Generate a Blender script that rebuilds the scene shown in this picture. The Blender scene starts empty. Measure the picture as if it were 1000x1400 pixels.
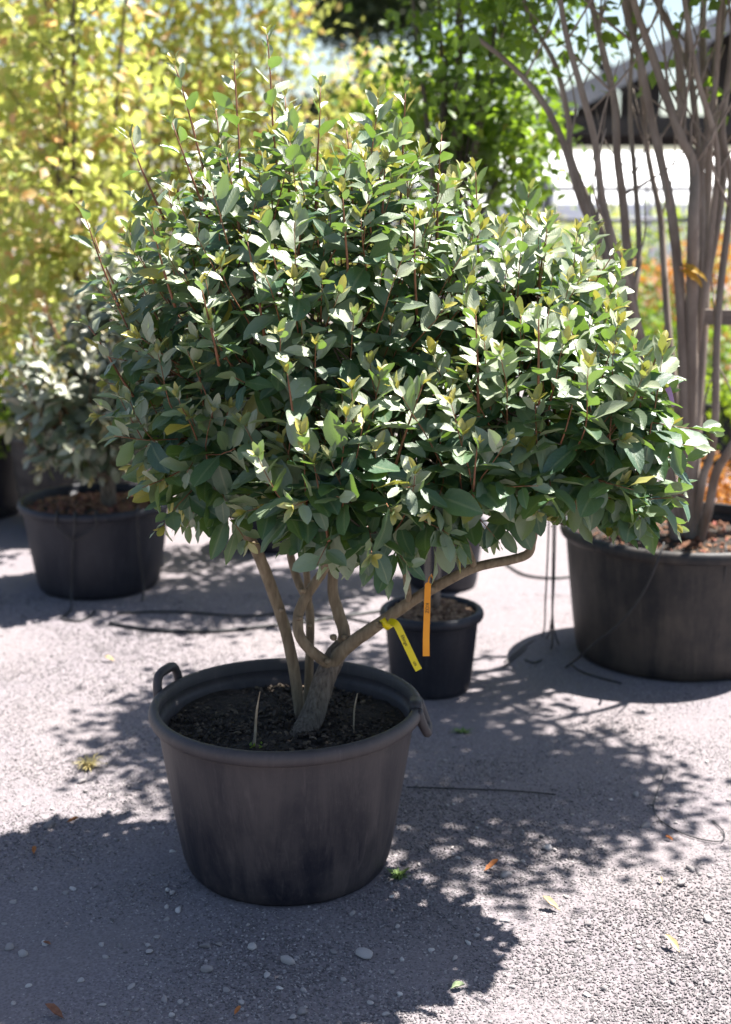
import bpy, math, random
import numpy as np
from mathutils import Vector, Matrix

# ------------------------------------------------------------------ camera, sky, sun, exposure
sc = bpy.context.scene
COL = sc.collection
CAM_H, PITCH, FPX = 1.74, math.radians(13.2), 1900.0
cam_d = bpy.data.cameras.new('camera')
cam = bpy.data.objects.new('camera', cam_d); COL.objects.link(cam)
cam.location = (0, 0, CAM_H)
cam.rotation_euler = (math.radians(90) - PITCH, 0, 0)
cam_d.sensor_fit = 'VERTICAL'; cam_d.sensor_height = 36.0
cam_d.lens = 36.0 * FPX / 1400.0
cam_d.clip_start = 0.05; cam_d.clip_end = 800
cam_d.dof.use_dof = True; cam_d.dof.focus_distance = 3.15; cam_d.dof.aperture_fstop = 2.5
sc.camera = cam

SUNV = Vector((0.42, 0.25, 1.0)).normalized()          # towards the sun: behind the plants, to the right, high
EL = math.asin(SUNV.z); AZ = math.atan2(SUNV.x, SUNV.y)
world = bpy.data.worlds.new('World'); sc.world = world; world.use_nodes = True
wn = world.node_tree.nodes; wl = world.node_tree.links
wn.clear()
sky = wn.new('ShaderNodeTexSky'); sky.sky_type = 'NISHITA'; sky.sun_disc = False
sky.sun_elevation = EL; sky.sun_rotation = AZ
sky.air_density = 1.0; sky.dust_density = 1.2; sky.ozone_density = 1.0
wb = wn.new('ShaderNodeBackground'); wb.inputs['Strength'].default_value = 0.05
wo = wn.new('ShaderNodeOutputWorld')
wl.new(sky.outputs[0], wb.inputs[0]); wl.new(wb.outputs[0], wo.inputs[0])
sun_d = bpy.data.lights.new('sun', 'SUN'); sun_d.energy = 5.0; sun_d.angle = math.radians(0.55)
sun_d.color = (1.0, 0.955, 0.89)
sun = bpy.data.objects.new('sun', sun_d); COL.objects.link(sun)
sun.rotation_euler = (-SUNV).to_track_quat('-Z', 'Y').to_euler()
sun.location = (3, 4, 9)
sc.view_settings.view_transform = 'Standard'; sc.view_settings.look = 'None'
sc.view_settings.gamma = 1.0; sc.view_settings.use_curve_mapping = False
sc.view_settings.exposure = 2.0
sc.cycles.max_bounces = 8; sc.cycles.transmission_bounces = 6
sc.cycles.use_denoising = True

# ------------------------------------------------------------------ helpers
_F = Vector((0, math.cos(PITCH), -math.sin(PITCH))); _U = Vector((0, math.sin(PITCH), math.cos(PITCH)))
def P(px, py, dist):                  # point of the place at ground distance `dist` seen at a photo position
    d = _F + Vector((1, 0, 0)) * ((px - 500) / FPX) + _U * ((700 - py) / FPX)
    t = dist / d.y
    return Vector((0, 0, CAM_H)) + d * t
def G(px, py, z=0.0):                 # point of the ground there
    d = _F + Vector((1, 0, 0)) * ((px - 500) / FPX) + _U * ((700 - py) / FPX)
    t = (z - CAM_H) / d.z
    return Vector((0, 0, CAM_H)) + d * t
def project(A):                       # n x 3 -> px, py, depth
    q = A - np.array([0, 0, CAM_H])
    dep = q @ np.array(_F); 
    return 500 + FPX * q[:, 0] / dep, 700 - FPX * (q @ np.array(_U)) / dep, dep

class MB:
    def __init__(s): s.v = []; s.f = []; s.m = []
    def add(s, vs, fs, mi=0):
        o = len(s.v); s.v += [tuple(v) for v in vs]
        for f in fs: s.f.append(tuple(i + o for i in f)); s.m.append(mi)
        return s
    def box(s, c, d, rot=None, mi=0, taper=1.0):
        hx, hy, hz = d[0] / 2, d[1] / 2, d[2] / 2
        vs = []
        for z in (-hz, hz):
            k = taper if z > 0 else 1.0
            for x, y in ((-hx, -hy), (hx, -hy), (hx, hy), (-hx, hy)): vs.append(Vector((x * k, y * k, z)))
        if rot is not None: vs = [rot @ v for v in vs]
        vs = [v + Vector(c) for v in vs]
        return s.add(vs, [(0, 3, 2, 1), (4, 5, 6, 7), (0, 1, 5, 4), (1, 2, 6, 5), (2, 3, 7, 6), (3, 0, 4, 7)], mi)
    def tube(s, pts, rad, sides=8, mi=0, wob=0.0, rng=None):
        pts = [Vector(p) for p in pts]; n = len(pts)
        t = (pts[1] - pts[0]).normalized()
        a = t.orthogonal().normalized(); vs = []
        for i in range(n):
            t2 = (pts[min(i + 1, n - 1)] - pts[max(i - 1, 0)])
            t2 = t2.normalized() if t2.length > 1e-9 else t
            a = (a - t2 * a.dot(t2)); a = a.normalized() if a.length > 1e-6 else t2.orthogonal().normalized()
            b = t2.cross(a); t = t2
            r = rad[i] if hasattr(rad, '__len__') else rad
            for k in range(sides):
                an = 2 * math.pi * k / sides
                rr = r * (1 + (rng.uniform(-wob, wob) if wob else 0))
                vs.append(pts[i] + a * (math.cos(an) * rr) + b * (math.sin(an) * rr))
        fs = []
        for i in range(n - 1):
            for k in range(sides):
                k2 = (k + 1) % sides
                fs.append((i * sides + k, i * sides + k2, (i + 1) * sides + k2, (i + 1) * sides + k))
        fs.append(tuple(range(sides))[::-1]); fs.append(tuple((n - 1) * sides + k for k in range(sides)))
        return s.add(vs, fs, mi)
    def lathe(s, prof, c, seg=48, wob=None, mi=0, close=False):
        vs = []
        for r, z in prof:
            for k in range(seg):
                a = 2 * math.pi * k / seg
                rr = r * (wob(a, z) if wob else 1.0)
                vs.append((c[0] + math.cos(a) * rr, c[1] + math.sin(a) * rr, c[2] + z))
        fs = []
        for i in range(len(prof) - 1):
            for k in range(seg):
                k2 = (k + 1) % seg
                fs.append((i * seg + k, i * seg + k2, (i + 1) * seg + k2, (i + 1) * seg + k))
        return s.add(vs, fs, mi)
    def build(s, name, mats, parent=None, smooth=True, **kw):
        me = bpy.data.meshes.new(name); me.from_pydata(s.v, [], s.f)
        mats = mats if isinstance(mats, (list, tuple)) else [mats]
        for m in mats: me.materials.append(m)
        if len(mats) > 1: me.polygons.foreach_set('material_index', s.m)
        if smooth: me.polygons.foreach_set('use_smooth', [True] * len(me.polygons))
        me.update()
        return link(name, me, parent, **kw)
def link(name, me, parent=None, label=None, cat=None, group=None, kind=None):
    o = bpy.data.objects.new(name, me); COL.objects.link(o)
    if parent is not None:
        o.parent = parent; o.matrix_parent_inverse = Matrix.Translation(-parent.location)
    if label: o['label'] = label
    if cat: o['category'] = cat
    if group: o['group'] = group
    if kind: o['kind'] = kind
    return o
def thing(name, label, cat, loc, group=None):
    o = link(name, None, None, label, cat, group); o.location = loc; o.empty_display_size = 0.1
    return o
def smooth_path(pts, rad, sub=5):
    pts = [Vector(p) for p in pts]; n = len(pts); op = []; orr = []
    for i in range(n - 1):
        p0, p1, p2, p3 = pts[max(i - 1, 0)], pts[i], pts[i + 1], pts[min(i + 2, n - 1)]
        for k in range(sub):
            t = k / sub
            op.append(0.5 * ((2 * p1) + (p2 - p0) * t + (2 * p0 - 5 * p1 + 4 * p2 - p3) * t * t + (3 * p1 - p0 - 3 * p2 + p3) * t ** 3))
            orr.append(rad[i] * (1 - t) + rad[i + 1] * t)
    op.append(pts[-1]); orr.append(rad[-1])
    return op, orr
def edge_split(o, ang=35):
    m = o.modifiers.new('edges', 'EDGE_SPLIT'); m.split_angle = math.radians(ang)

# ------------------------------------------------------------------ materials
def mat(name):
    m = bpy.data.materials.new(name); m.use_nodes = True
    nt = m.node_tree; nt.nodes.clear()
    out = nt.nodes.new('ShaderNodeOutputMaterial'); b = nt.nodes.new('ShaderNodeBsdfPrincipled')
    nt.links.new(b.outputs[0], out.inputs[0])
    return m, nt, b, out
def nz(nt, scale, detail=4, rough=0.55, vec=None, dist=0.0):
    n = nt.nodes.new('ShaderNodeTexNoise'); n.inputs['Scale'].default_value = scale
    n.inputs['Detail'].default_value = detail; n.inputs['Roughness'].default_value = rough; n.inputs['Distortion'].default_value = dist
    if vec is not None: nt.links.new(vec, n.inputs['Vector'])
    return n
def ramp(nt, fac, stops):
    r = nt.nodes.new('ShaderNodeValToRGB'); e = r.color_ramp.elements
    while len(e) < len(stops): e.new(0.5)
    for i, (p, c) in enumerate(stops): e[i].position = p; e[i].color = (*c, 1)
    nt.links.new(fac, r.inputs[0]); return r
def mixc(nt, fac, a, b, mode='MIX'):
    m = nt.nodes.new('ShaderNodeMix'); m.data_type = 'RGBA'; m.blend_type = mode
    for sock, val in ((0, fac), (6, a), (7, b)):
        if isinstance(val, (int, float)): m.inputs[sock].default_value = val
        elif isinstance(val, tuple): m.inputs[sock].default_value = (*val, 1)
        else: nt.links.new(val, m.inputs[sock])
    return m.outputs[2]
def coord(nt, scale=(1, 1, 1)):
    tc = nt.nodes.new('ShaderNodeTexCoord'); mp = nt.nodes.new('ShaderNodeMapping')
    mp.inputs['Scale'].default_value = scale
    nt.links.new(tc.outputs['Object'], mp.inputs[0]); return mp.outputs[0]
def bump(nt, b, h, strength=0.4, dist=0.01):
    n = nt.nodes.new('ShaderNodeBump'); n.inputs['Strength'].default_value = strength; n.inputs['Distance'].default_value = dist
    nt.links.new(h, n.inputs['Height']); nt.links.new(n.outputs[0], b.inputs['Normal'])
def simple(name, stops, scale=20, rough=0.7, bmp=0.2, bd=0.005, sc3=(1, 1, 1), spec=0.4, metal=0.0):
    m, nt, b, _ = mat(name); v = coord(nt, sc3); n = nz(nt, scale, 5, 0.6, v)
    r = ramp(nt, n.outputs[0], stops); nt.links.new(r.outputs[0], b.inputs['Base Color'])
    b.inputs['Roughness'].default_value = rough; b.inputs['Specular IOR Level'].default_value = spec; b.inputs['Metallic'].default_value = metal
    if bmp: bump(nt, b, n.outputs[0], bmp, bd)
    return m

def leaf_mat(name, tops, young, under, trans, yellow, tfac=0.28, rough=0.42, spec=0.5, silver=None, ior=1.45):
    m, nt, b, out = mat(name)
    at = nt.nodes.new('ShaderNodeAttribute'); at.attribute_name = 'lv'
    sp = nt.nodes.new('ShaderNodeSeparateColor'); nt.links.new(at.outputs['Color'], sp.inputs[0])
    top = ramp(nt, sp.outputs[0], tops).outputs[0]
    # mottling of silvery scales
    v = coord(nt); n = nz(nt, 60, 3, 0.6, v)
    if silver:
        mr = nt.nodes.new('ShaderNodeMapRange'); mr.inputs[1].default_value = 0.35; mr.inputs[2].default_value = 0.8
        mr.inputs[3].default_value = 0.0; mr.inputs[4].default_value = 0.35
        nt.links.new(n.outputs[0], mr.inputs[0]); top = mixc(nt, mr.outputs[0], top, silver)
    col = mixc(nt, sp.outputs[1], top, young)
    col = mixc(nt, sp.outputs[2], col, yellow)
    # midrib, a paler line down the middle
    uv = nt.nodes.new('ShaderNodeUVMap'); su = nt.nodes.new('ShaderNodeSeparateXYZ'); nt.links.new(uv.outputs[0], su.inputs[0])
    ab = nt.nodes.new('ShaderNodeMath'); ab.operation = 'SUBTRACT'; ab.inputs[1].default_value = 0.5; nt.links.new(su.outputs[0], ab.inputs[0])
    ab2 = nt.nodes.new('ShaderNodeMath'); ab2.operation = 'ABSOLUTE'; nt.links.new(ab.outputs[0], ab2.inputs[0])
    lr = nt.nodes.new('ShaderNodeMapRange'); lr.inputs[1].default_value = 0.02; lr.inputs[2].default_value = 0.07; lr.inputs[3].default_value = 0.45; lr.inputs[4].default_value = 0.0
    nt.links.new(ab2.outputs[0], lr.inputs[0])
    col = mixc(nt, lr.outputs[0], col, (0.22, 0.25, 0.13))
    geo = nt.nodes.new('ShaderNodeNewGeometry')
    und = mixc(nt, sp.outputs[2], mixc(nt, n.outputs[0], under, tuple(c * 0.72 for c in under)), yellow)
    col = mixc(nt, geo.outputs['Backfacing'], col, und)
    nt.links.new(col, b.inputs['Base Color'])
    b.inputs['Roughness'].default_value = rough; b.inputs['Specular IOR Level'].default_value = spec; b.inputs['IOR'].default_value = ior
    # side veins as fine relief
    wv = nt.nodes.new('ShaderNodeMath'); wv.operation = 'MULTIPLY_ADD'; wv.inputs[1].default_value = -0.55
    nt.links.new(ab2.outputs[0], wv.inputs[0]); nt.links.new(su.outputs[1], wv.inputs[2])
    ws = nt.nodes.new('ShaderNodeMath'); ws.operation = 'MULTIPLY'; ws.inputs[1].default_value = 52.0; nt.links.new(wv.outputs[0], ws.inputs[0])
    wsn = nt.nodes.new('ShaderNodeMath'); wsn.operation = 'SINE'; nt.links.new(ws.outputs[0], wsn.inputs[0])
    wad = nt.nodes.new('ShaderNodeMath'); wad.operation = 'MULTIPLY_ADD'; wad.inputs[1].default_value = 0.10
    nt.links.new(wsn.outputs[0], wad.inputs[0]); nt.links.new(n.outputs[0], wad.inputs[2])
    bump(nt, b, wad.outputs[0], 0.35, 0.003)
    tr = nt.nodes.new('ShaderNodeBsdfTranslucent'); tc = mixc(nt, sp.outputs[2], trans, yellow)
    nt.links.new(tc, tr.inputs[0])
    mx = nt.nodes.new('ShaderNodeMixShader'); mx.inputs[0].default_value = tfac
    nt.links.new(b.outputs[0], mx.inputs[1]); nt.links.new(tr.outputs[0], mx.inputs[2]); nt.links.new(mx.outputs[0], out.inputs[0])
    return m

M = {}
M['leaf'] = leaf_mat('shrub_leaf', [(0, (0.011, 0.052, 0.028)), (0.5, (0.018, 0.072, 0.034)), (1, (0.045, 0.105, 0.036))],
                     (0.41, 0.44, 0.30), (0.20, 0.25, 0.14), (0.18, 0.32, 0.03), (0.42, 0.36, 0.05), 0.24, 0.45, 0.9, (0.13, 0.20, 0.12), 1.52)
M['leaf_pale'] = leaf_mat('olive_shrub_leaf', [(0, (0.05, 0.09, 0.05)), (0.5, (0.09, 0.13, 0.065)), (1, (0.15, 0.17, 0.085))],
                     (0.35, 0.34, 0.25), (0.28, 0.28, 0.21), (0.14, 0.20, 0.03), (0.40, 0.30, 0.05), 0.2, 0.52, 1.0, (0.24, 0.26, 0.2), 1.75)
M['yel'] = leaf_mat('yellow_leaf', [(0, (0.15, 0.24, 0.03)), (0.35, (0.32, 0.40, 0.08)), (0.55, (0.48, 0.46, 0.16)), (0.75, (0.60, 0.44, 0.22)), (1, (0.62, 0.32, 0.18))],
                    (0.55, 0.36, 0.1), (0.32, 0.33, 0.08), (0.58, 0.64, 0.14), (0.70, 0.38, 0.18), 0.5, 0.42, 0.8)
M['green'] = leaf_mat('green_leaf', [(0, (0.03, 0.075, 0.012)), (0.6, (0.06, 0.13, 0.018)), (1, (0.12, 0.19, 0.02))],
                      (0.16, 0.22, 0.03), (0.09, 0.15, 0.04), (0.24, 0.38, 0.02), (0.4, 0.36, 0.03), 0.42, 0.45, 0.45)
M['lime'] = leaf_mat('lime_leaf', [(0, (0.08, 0.19, 0.012)), (1, (0.2, 0.3, 0.02))], (0.25, 0.33, 0.03), (0.14, 0.22, 0.04), (0.34, 0.46, 0.02), (0.5, 0.4, 0.03), 0.42, 0.45, 0.4)
M['orange'] = leaf_mat('orange_leaf', [(0, (0.30, 0.10, 0.02)), (0.6, (0.42, 0.17, 0.04)), (1, (0.40, 0.26, 0.04))], (0.45, 0.2, 0.05), (0.3, 0.14, 0.05), (0.5, 0.2, 0.03), (0.5, 0.3, 0.03), 0.4, 0.5, 0.4)
M['dark'] = leaf_mat('dark_needle', [(0, (0.010, 0.022, 0.010)), (1, (0.03, 0.05, 0.015))], (0.06, 0.09, 0.02), (0.03, 0.05, 0.02), (0.05, 0.08, 0.01), (0.2, 0.18, 0.03), 0.2, 0.5, 0.3)
M['bark'] = simple('bark_tan', [(0.25, (0.09, 0.065, 0.04)), (0.55, (0.19, 0.145, 0.09)), (0.8, (0.27, 0.22, 0.15))], 9, 0.8, 0.5, 0.006, (9, 9, 1.6))
M['bark_grey'] = simple('bark_grey_rough', [(0.3, (0.07, 0.052, 0.038)), (0.5, (0.165, 0.132, 0.10)), (0.7, (0.25, 0.205, 0.16))], 9, 0.9, 1.0, 0.02, (16, 16, 2.2))
M['twig'] = simple('twig_russet', [(0.3, (0.16, 0.06, 0.03)), (0.7, (0.27, 0.12, 0.06))], 40, 0.6, 0.1)
M['stem_brown'] = simple('stem_smooth', [(0.3, (0.14, 0.105, 0.082)), (0.55, (0.22, 0.175, 0.142)), (0.75, (0.33, 0.275, 0.23))], 5, 0.7, 0.2, 0.004, (3, 3, 1))
M['stem_dark'] = simple('stem_dark', [(0.3, (0.05, 0.038, 0.03)), (0.7, (0.12, 0.09, 0.07))], 8, 0.8, 0.3)
M['soil'] = simple('soil', [(0.3, (0.012, 0.009, 0.007)), (0.6, (0.035, 0.025, 0.018)), (0.8, (0.07, 0.05, 0.035))], 45, 0.95, 0.9, 0.02)
def chips(name, stops, rough=0.85):
    m, nt, b, _ = mat(name); oi = nt.nodes.new('ShaderNodeNewGeometry')
    r = ramp(nt, oi.outputs['Random Per Island'], stops); n = nz(nt, 90, 3, 0.6, coord(nt))
    c = mixc(nt, n.outputs[0], r.outputs[0], tuple(0.5 * x for x in stops[0][1]))
    nt.links.new(c, b.inputs['Base Color']); b.inputs['Roughness'].default_value = rough
    return m
M['soil_bits'] = chips('soil_crumbs', [(0, (0.02, 0.015, 0.01)), (0.5, (0.06, 0.04, 0.026)), (0.85, (0.10, 0.065, 0.04)), (1, (0.26, 0.19, 0.12))])
M['bark_chips'] = chips('bark_chips', [(0, (0.14, 0.05, 0.03)), (0.5, (0.27, 0.13, 0.06)), (0.8, (0.4, 0.22, 0.11)), (1, (0.45, 0.12, 0.09))])
M['coir'] = chips('coir', [(0, (0.12, 0.06, 0.035)), (0.6, (0.24, 0.14, 0.08)), (1, (0.4, 0.27, 0.17))])

def pot_mat(name, base, dust, amount, high=None):
    m, nt, b, _ = mat(name)
    v = coord(nt, (7, 7, 0.9)); n = nz(nt, 1.6, 6, 0.65, v, 0.6)         # streaks running down
    v2 = coord(nt); n2 = nz(nt, 5, 5, 0.6, v2); n3 = nz(nt, 70, 3, 0.6, v2)
    a = nt.nodes.new('ShaderNodeMath'); a.operation = 'MULTIPLY'; nt.links.new(n.outputs[0], a.inputs[0]); nt.links.new(n2.outputs[0], a.inputs[1])
    mr = nt.nodes.new('ShaderNodeMapRange'); mr.inputs[1].default_value = 0.18; mr.inputs[2].default_value = 0.36; mr.inputs[3].default_value = 0; mr.inputs[4].default_value = amount
    nt.links.new(a.outputs[0], mr.inputs[0])
    c = mixc(nt, mr.outputs[0], base, dust)
    if high:                                             # dried mud splashed over the upper wall, ragged at its lower edge
        sx = nt.nodes.new('ShaderNodeSeparateXYZ'); nt.links.new(v2, sx.inputs[0])
        hz = nt.nodes.new('ShaderNodeMath'); hz.operation = 'MULTIPLY_ADD'; hz.inputs[1].default_value = 0.45; nt.links.new(n.outputs[0], hz.inputs[0]); nt.links.new(sx.outputs[2], hz.inputs[2])
        hr = nt.nodes.new('ShaderNodeMapRange'); hr.inputs[1].default_value = 0.34; hr.inputs[2].default_value = 0.58; hr.inputs[3].default_value = 0; hr.inputs[4].default_value = high
        nt.links.new(hz.outputs[0], hr.inputs[0]); c = mixc(nt, hr.outputs[0], c, dust)
    mr2 = nt.nodes.new('ShaderNodeMapRange'); mr2.inputs[1].default_value = 0.55; mr2.inputs[2].default_value = 0.8; mr2.inputs[3].default_value = 0; mr2.inputs[4].default_value = 0.35
    nt.links.new(n3.outputs[0], mr2.inputs[0]); c = mixc(nt, mr2.outputs[0], c, dust)
    nt.links.new(c, b.inputs['Base Color'])
    rr = nt.nodes.new('ShaderNodeMapRange'); rr.inputs[3].default_value = 0.42; rr.inputs[4].default_value = 0.75; nt.links.new(n2.outputs[0], rr.inputs[0])
    nt.links.new(rr.outputs[0], b.inputs['Roughness']); b.inputs['Specular IOR Level'].default_value = 0.4
    # scuffs: thin pale scratches running down the wall
    v3 = coord(nt, (30, 30, 1.1)); n4 = nz(nt, 2.2, 3, 0.6, v3, 0.4)
    sr = nt.nodes.new('ShaderNodeMapRange'); sr.inputs[1].default_value = 0.58; sr.inputs[2].default_value = 0.72; sr.inputs[3].default_value = 0; sr.inputs[4].default_value = 0.5
    nt.links.new(n4.outputs[0], sr.inputs[0]); sm_ = nt.nodes.new('ShaderNodeMath'); sm_.operation = 'MULTIPLY'; nt.links.new(sr.outputs[0], sm_.inputs[0]); nt.links.new(n2.outputs[0], sm_.inputs[1])
    c = mixc(nt, sm_.outputs[0], c, tuple(1.5 * x for x in dust)); nt.links.new(c, b.inputs['Base Color'])
    bump(nt, b, n.outputs[0], 0.35, 0.008)
    return m
M['pot'] = pot_mat('pot_black_dusty', (0.009, 0.0095, 0.017), (0.078, 0.065, 0.063), 0.7, 0.5)
M['pot_clean'] = pot_mat('pot_black', (0.007, 0.008, 0.015), (0.045, 0.043, 0.05), 0.45)
M['pot_brown'] = pot_mat('pot_black_earthy', (0.009, 0.009, 0.011), (0.07, 0.056, 0.045), 0.7)
M['rubber'] = simple('drip_tube_black', [(0.3, (0.012, 0.012, 0.014)), (0.7, (0.03, 0.03, 0.032))], 30, 0.5, 0)
M['tag_yellow'] = simple('tag_yellow', [(0.3, (0.62, 0.50, 0.005)), (0.7, (0.70, 0.57, 0.01))], 30, 0.45, 0)
M['tag_orange'] = simple('tag_orange', [(0.3, (0.72, 0.26, 0.004)), (0.7, (0.80, 0.32, 0.01))], 30, 0.45, 0)
M['tag_purple'] = simple('tag_purple', [(0.3, (0.28, 0.15, 0.32)), (0.7, (0.36, 0.22, 0.4))], 30, 0.5, 0)
M['ink'] = simple('ink_dark', [(0.3, (0.05, 0.03, 0.02)), (0.7, (0.09, 0.05, 0.02))], 60, 0.7, 0)
M['wood'] = simple('wood_weathered', [(0.3, (0.09, 0.07, 0.06)), (0.7, (0.22, 0.18, 0.15))], 6, 0.85, 0.4, 0.004, (1, 12, 12))
M['metal'] = simple('painted_metal_grey', [(0.3, (0.09, 0.095, 0.11)), (0.7, (0.13, 0.135, 0.15))], 8, 0.5, 0)
M['roof'] = simple('roof_slate', [(0.3, (0.05, 0.05, 0.055)), (0.7, (0.11, 0.11, 0.115))], 10, 0.8, 0.3)
M['roof_edge'] = simple('roof_edge_grey', [(0.3, (0.24, 0.24, 0.25)), (0.7, (0.34, 0.34, 0.35))], 6, 0.6, 0)
M['dark_wood'] = simple('dark_timber', [(0.3, (0.02, 0.018, 0.017)), (0.7, (0.05, 0.043, 0.04))], 8, 0.8, 0.2)
M['white_film'] = simple('white_film', [(0.3, (0.78, 0.79, 0.80)), (0.7, (0.84, 0.85, 0.86))], 2, 0.5, 0)
M['dry'] = simple('dry_stalk', [(0.3, (0.26, 0.19, 0.12)), (0.7, (0.42, 0.33, 0.22))], 40, 0.8, 0.1)

def ground_mat():
    m, nt, b, _ = mat('gravel_ground'); v = coord(nt)
    big = nz(nt, 1.3, 5, 0.6, v); mid = nz(nt, 14, 5, 0.65, v); fine = nz(nt, 150, 4, 0.7, v)
    vo = nt.nodes.new('ShaderNodeTexVoronoi'); vo.inputs['Scale'].default_value = 130; nt.links.new(v, vo.inputs['Vector'])
    c = ramp(nt, fine.outputs[0], [(0.3, (0.128, 0.114, 0.124)), (0.5, (0.167, 0.148, 0.160)), (0.72, (0.209, 0.187, 0.198))]).outputs[0]
    c2 = mixc(nt, 0.4, c, vo.outputs['Distance'], 'SOFT_LIGHT')
    mr = nt.nodes.new('ShaderNodeMapRange'); mr.inputs[1].default_value = 0.4; mr.inputs[2].default_value = 0.7; mr.inputs[3].default_value = 0; mr.inputs[4].default_value = 0.55
    nt.links.new(big.outputs[0], mr.inputs[0])
    c3 = mixc(nt, mr.outputs[0], c2, (0.194, 0.169, 0.165))
    mr2 = nt.nodes.new('ShaderNodeMapRange'); mr2.inputs[1].default_value = 0.5; mr2.inputs[2].default_value = 0.75; mr2.inputs[3].default_value = 0; mr2.inputs[4].default_value = 0.5
    nt.links.new(mid.outputs[0], mr2.inputs[0]); c4 = mixc(nt, mr2.outputs[0], c3, (0.142, 0.131, 0.136))
    nt.links.new(c4, b.inputs['Base Color']); b.inputs['Roughness'].default_value = 0.95; b.inputs['Specular IOR Level'].default_value = 0.2
    ad = nt.nodes.new('ShaderNodeMath'); ad.operation = 'SUBTRACT'; nt.links.new(fine.outputs[0], ad.inputs[0]); nt.links.new(vo.outputs['Distance'], ad.inputs[1])
    bump(nt, b, ad.outputs[0], 0.22, 0.004)
    return m
M['ground'] = ground_mat()
def stone_mat(name, stops):
    m, nt, b, _ = mat(name); oi = nt.nodes.new('ShaderNodeObjectInfo')
    r = ramp(nt, oi.outputs['Random'], stops); n = nz(nt, 80, 4, 0.6, coord(nt))
    mr = nt.nodes.new('ShaderNodeMapRange'); mr.inputs[3].default_value = 0.78; mr.inputs[4].default_value = 1.15; nt.links.new(n.outputs[0], mr.inputs[0])
    c = mixc(nt, 1.0, r.outputs[0], mr.outputs[0], 'MULTIPLY')
    nt.links.new(c, b.inputs['Base Color']); b.inputs['Roughness'].default_value = 0.85; b.inputs['Specular IOR Level'].default_value = 0.3
    bump(nt, b, n.outputs[0], 0.3, 0.003)
    return m
M['grain'] = stone_mat('gravel_grain', [(0, (0.085, 0.078, 0.082)), (0.35, (0.155, 0.142, 0.147)), (0.75, (0.215, 0.196, 0.200)), (1, (0.34, 0.31, 0.305))])
M['pebble'] = stone_mat('pebble_stone', [(0, (0.18, 0.165, 0.168)), (0.5, (0.30, 0.275, 0.27)), (0.85, (0.40, 0.37, 0.36)), (1, (0.50, 0.47, 0.45))])

# ------------------------------------------------------------------ ground
def make_ground():
    # one sheet: fine near the camera with gentle unevenness, coarse out to the horizon
    xs = sorted(set([round(-6 + 0.1 * i, 3) for i in range(121)] + [-400, -150, -60, -25, -12, 12, 25, 60, 150, 400]))
    ys = sorted(set([round(-1 + 0.1 * i, 3) for i in range(131)] + [-60, -20, -6, 16, 22, 40, 80, 200, 600]))
    rg = np.random.RandomState(3)
    ph = rg.rand(6, 3) * 6.28; vs = []
    for y in ys:
        for x in xs:
            z = 0.0
            if -6 <= x <= 6 and -1 <= y <= 12:
                for k, (fx, fy, a) in enumerate(((2.1, 1.3, .0016), (5.3, 4.1, .0012), (9.2, 11.0, .001), (14, 17, .0008))):
                    z += a * math.sin(fx * x + ph[k, 0]) * math.sin(fy * y + ph[k, 1])
            vs.append((x, y, z))
    nx = len(xs); fs = [(j * nx + i, j * nx + i + 1, (j + 1) * nx + i + 1, (j + 1) * nx + i) for j in range(len(ys) - 1) for i in range(nx - 1)]
    MB().add(vs, fs).build('ground', M['ground'], kind='structure', label='grey fine gravel nursery yard')
make_ground()

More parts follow.
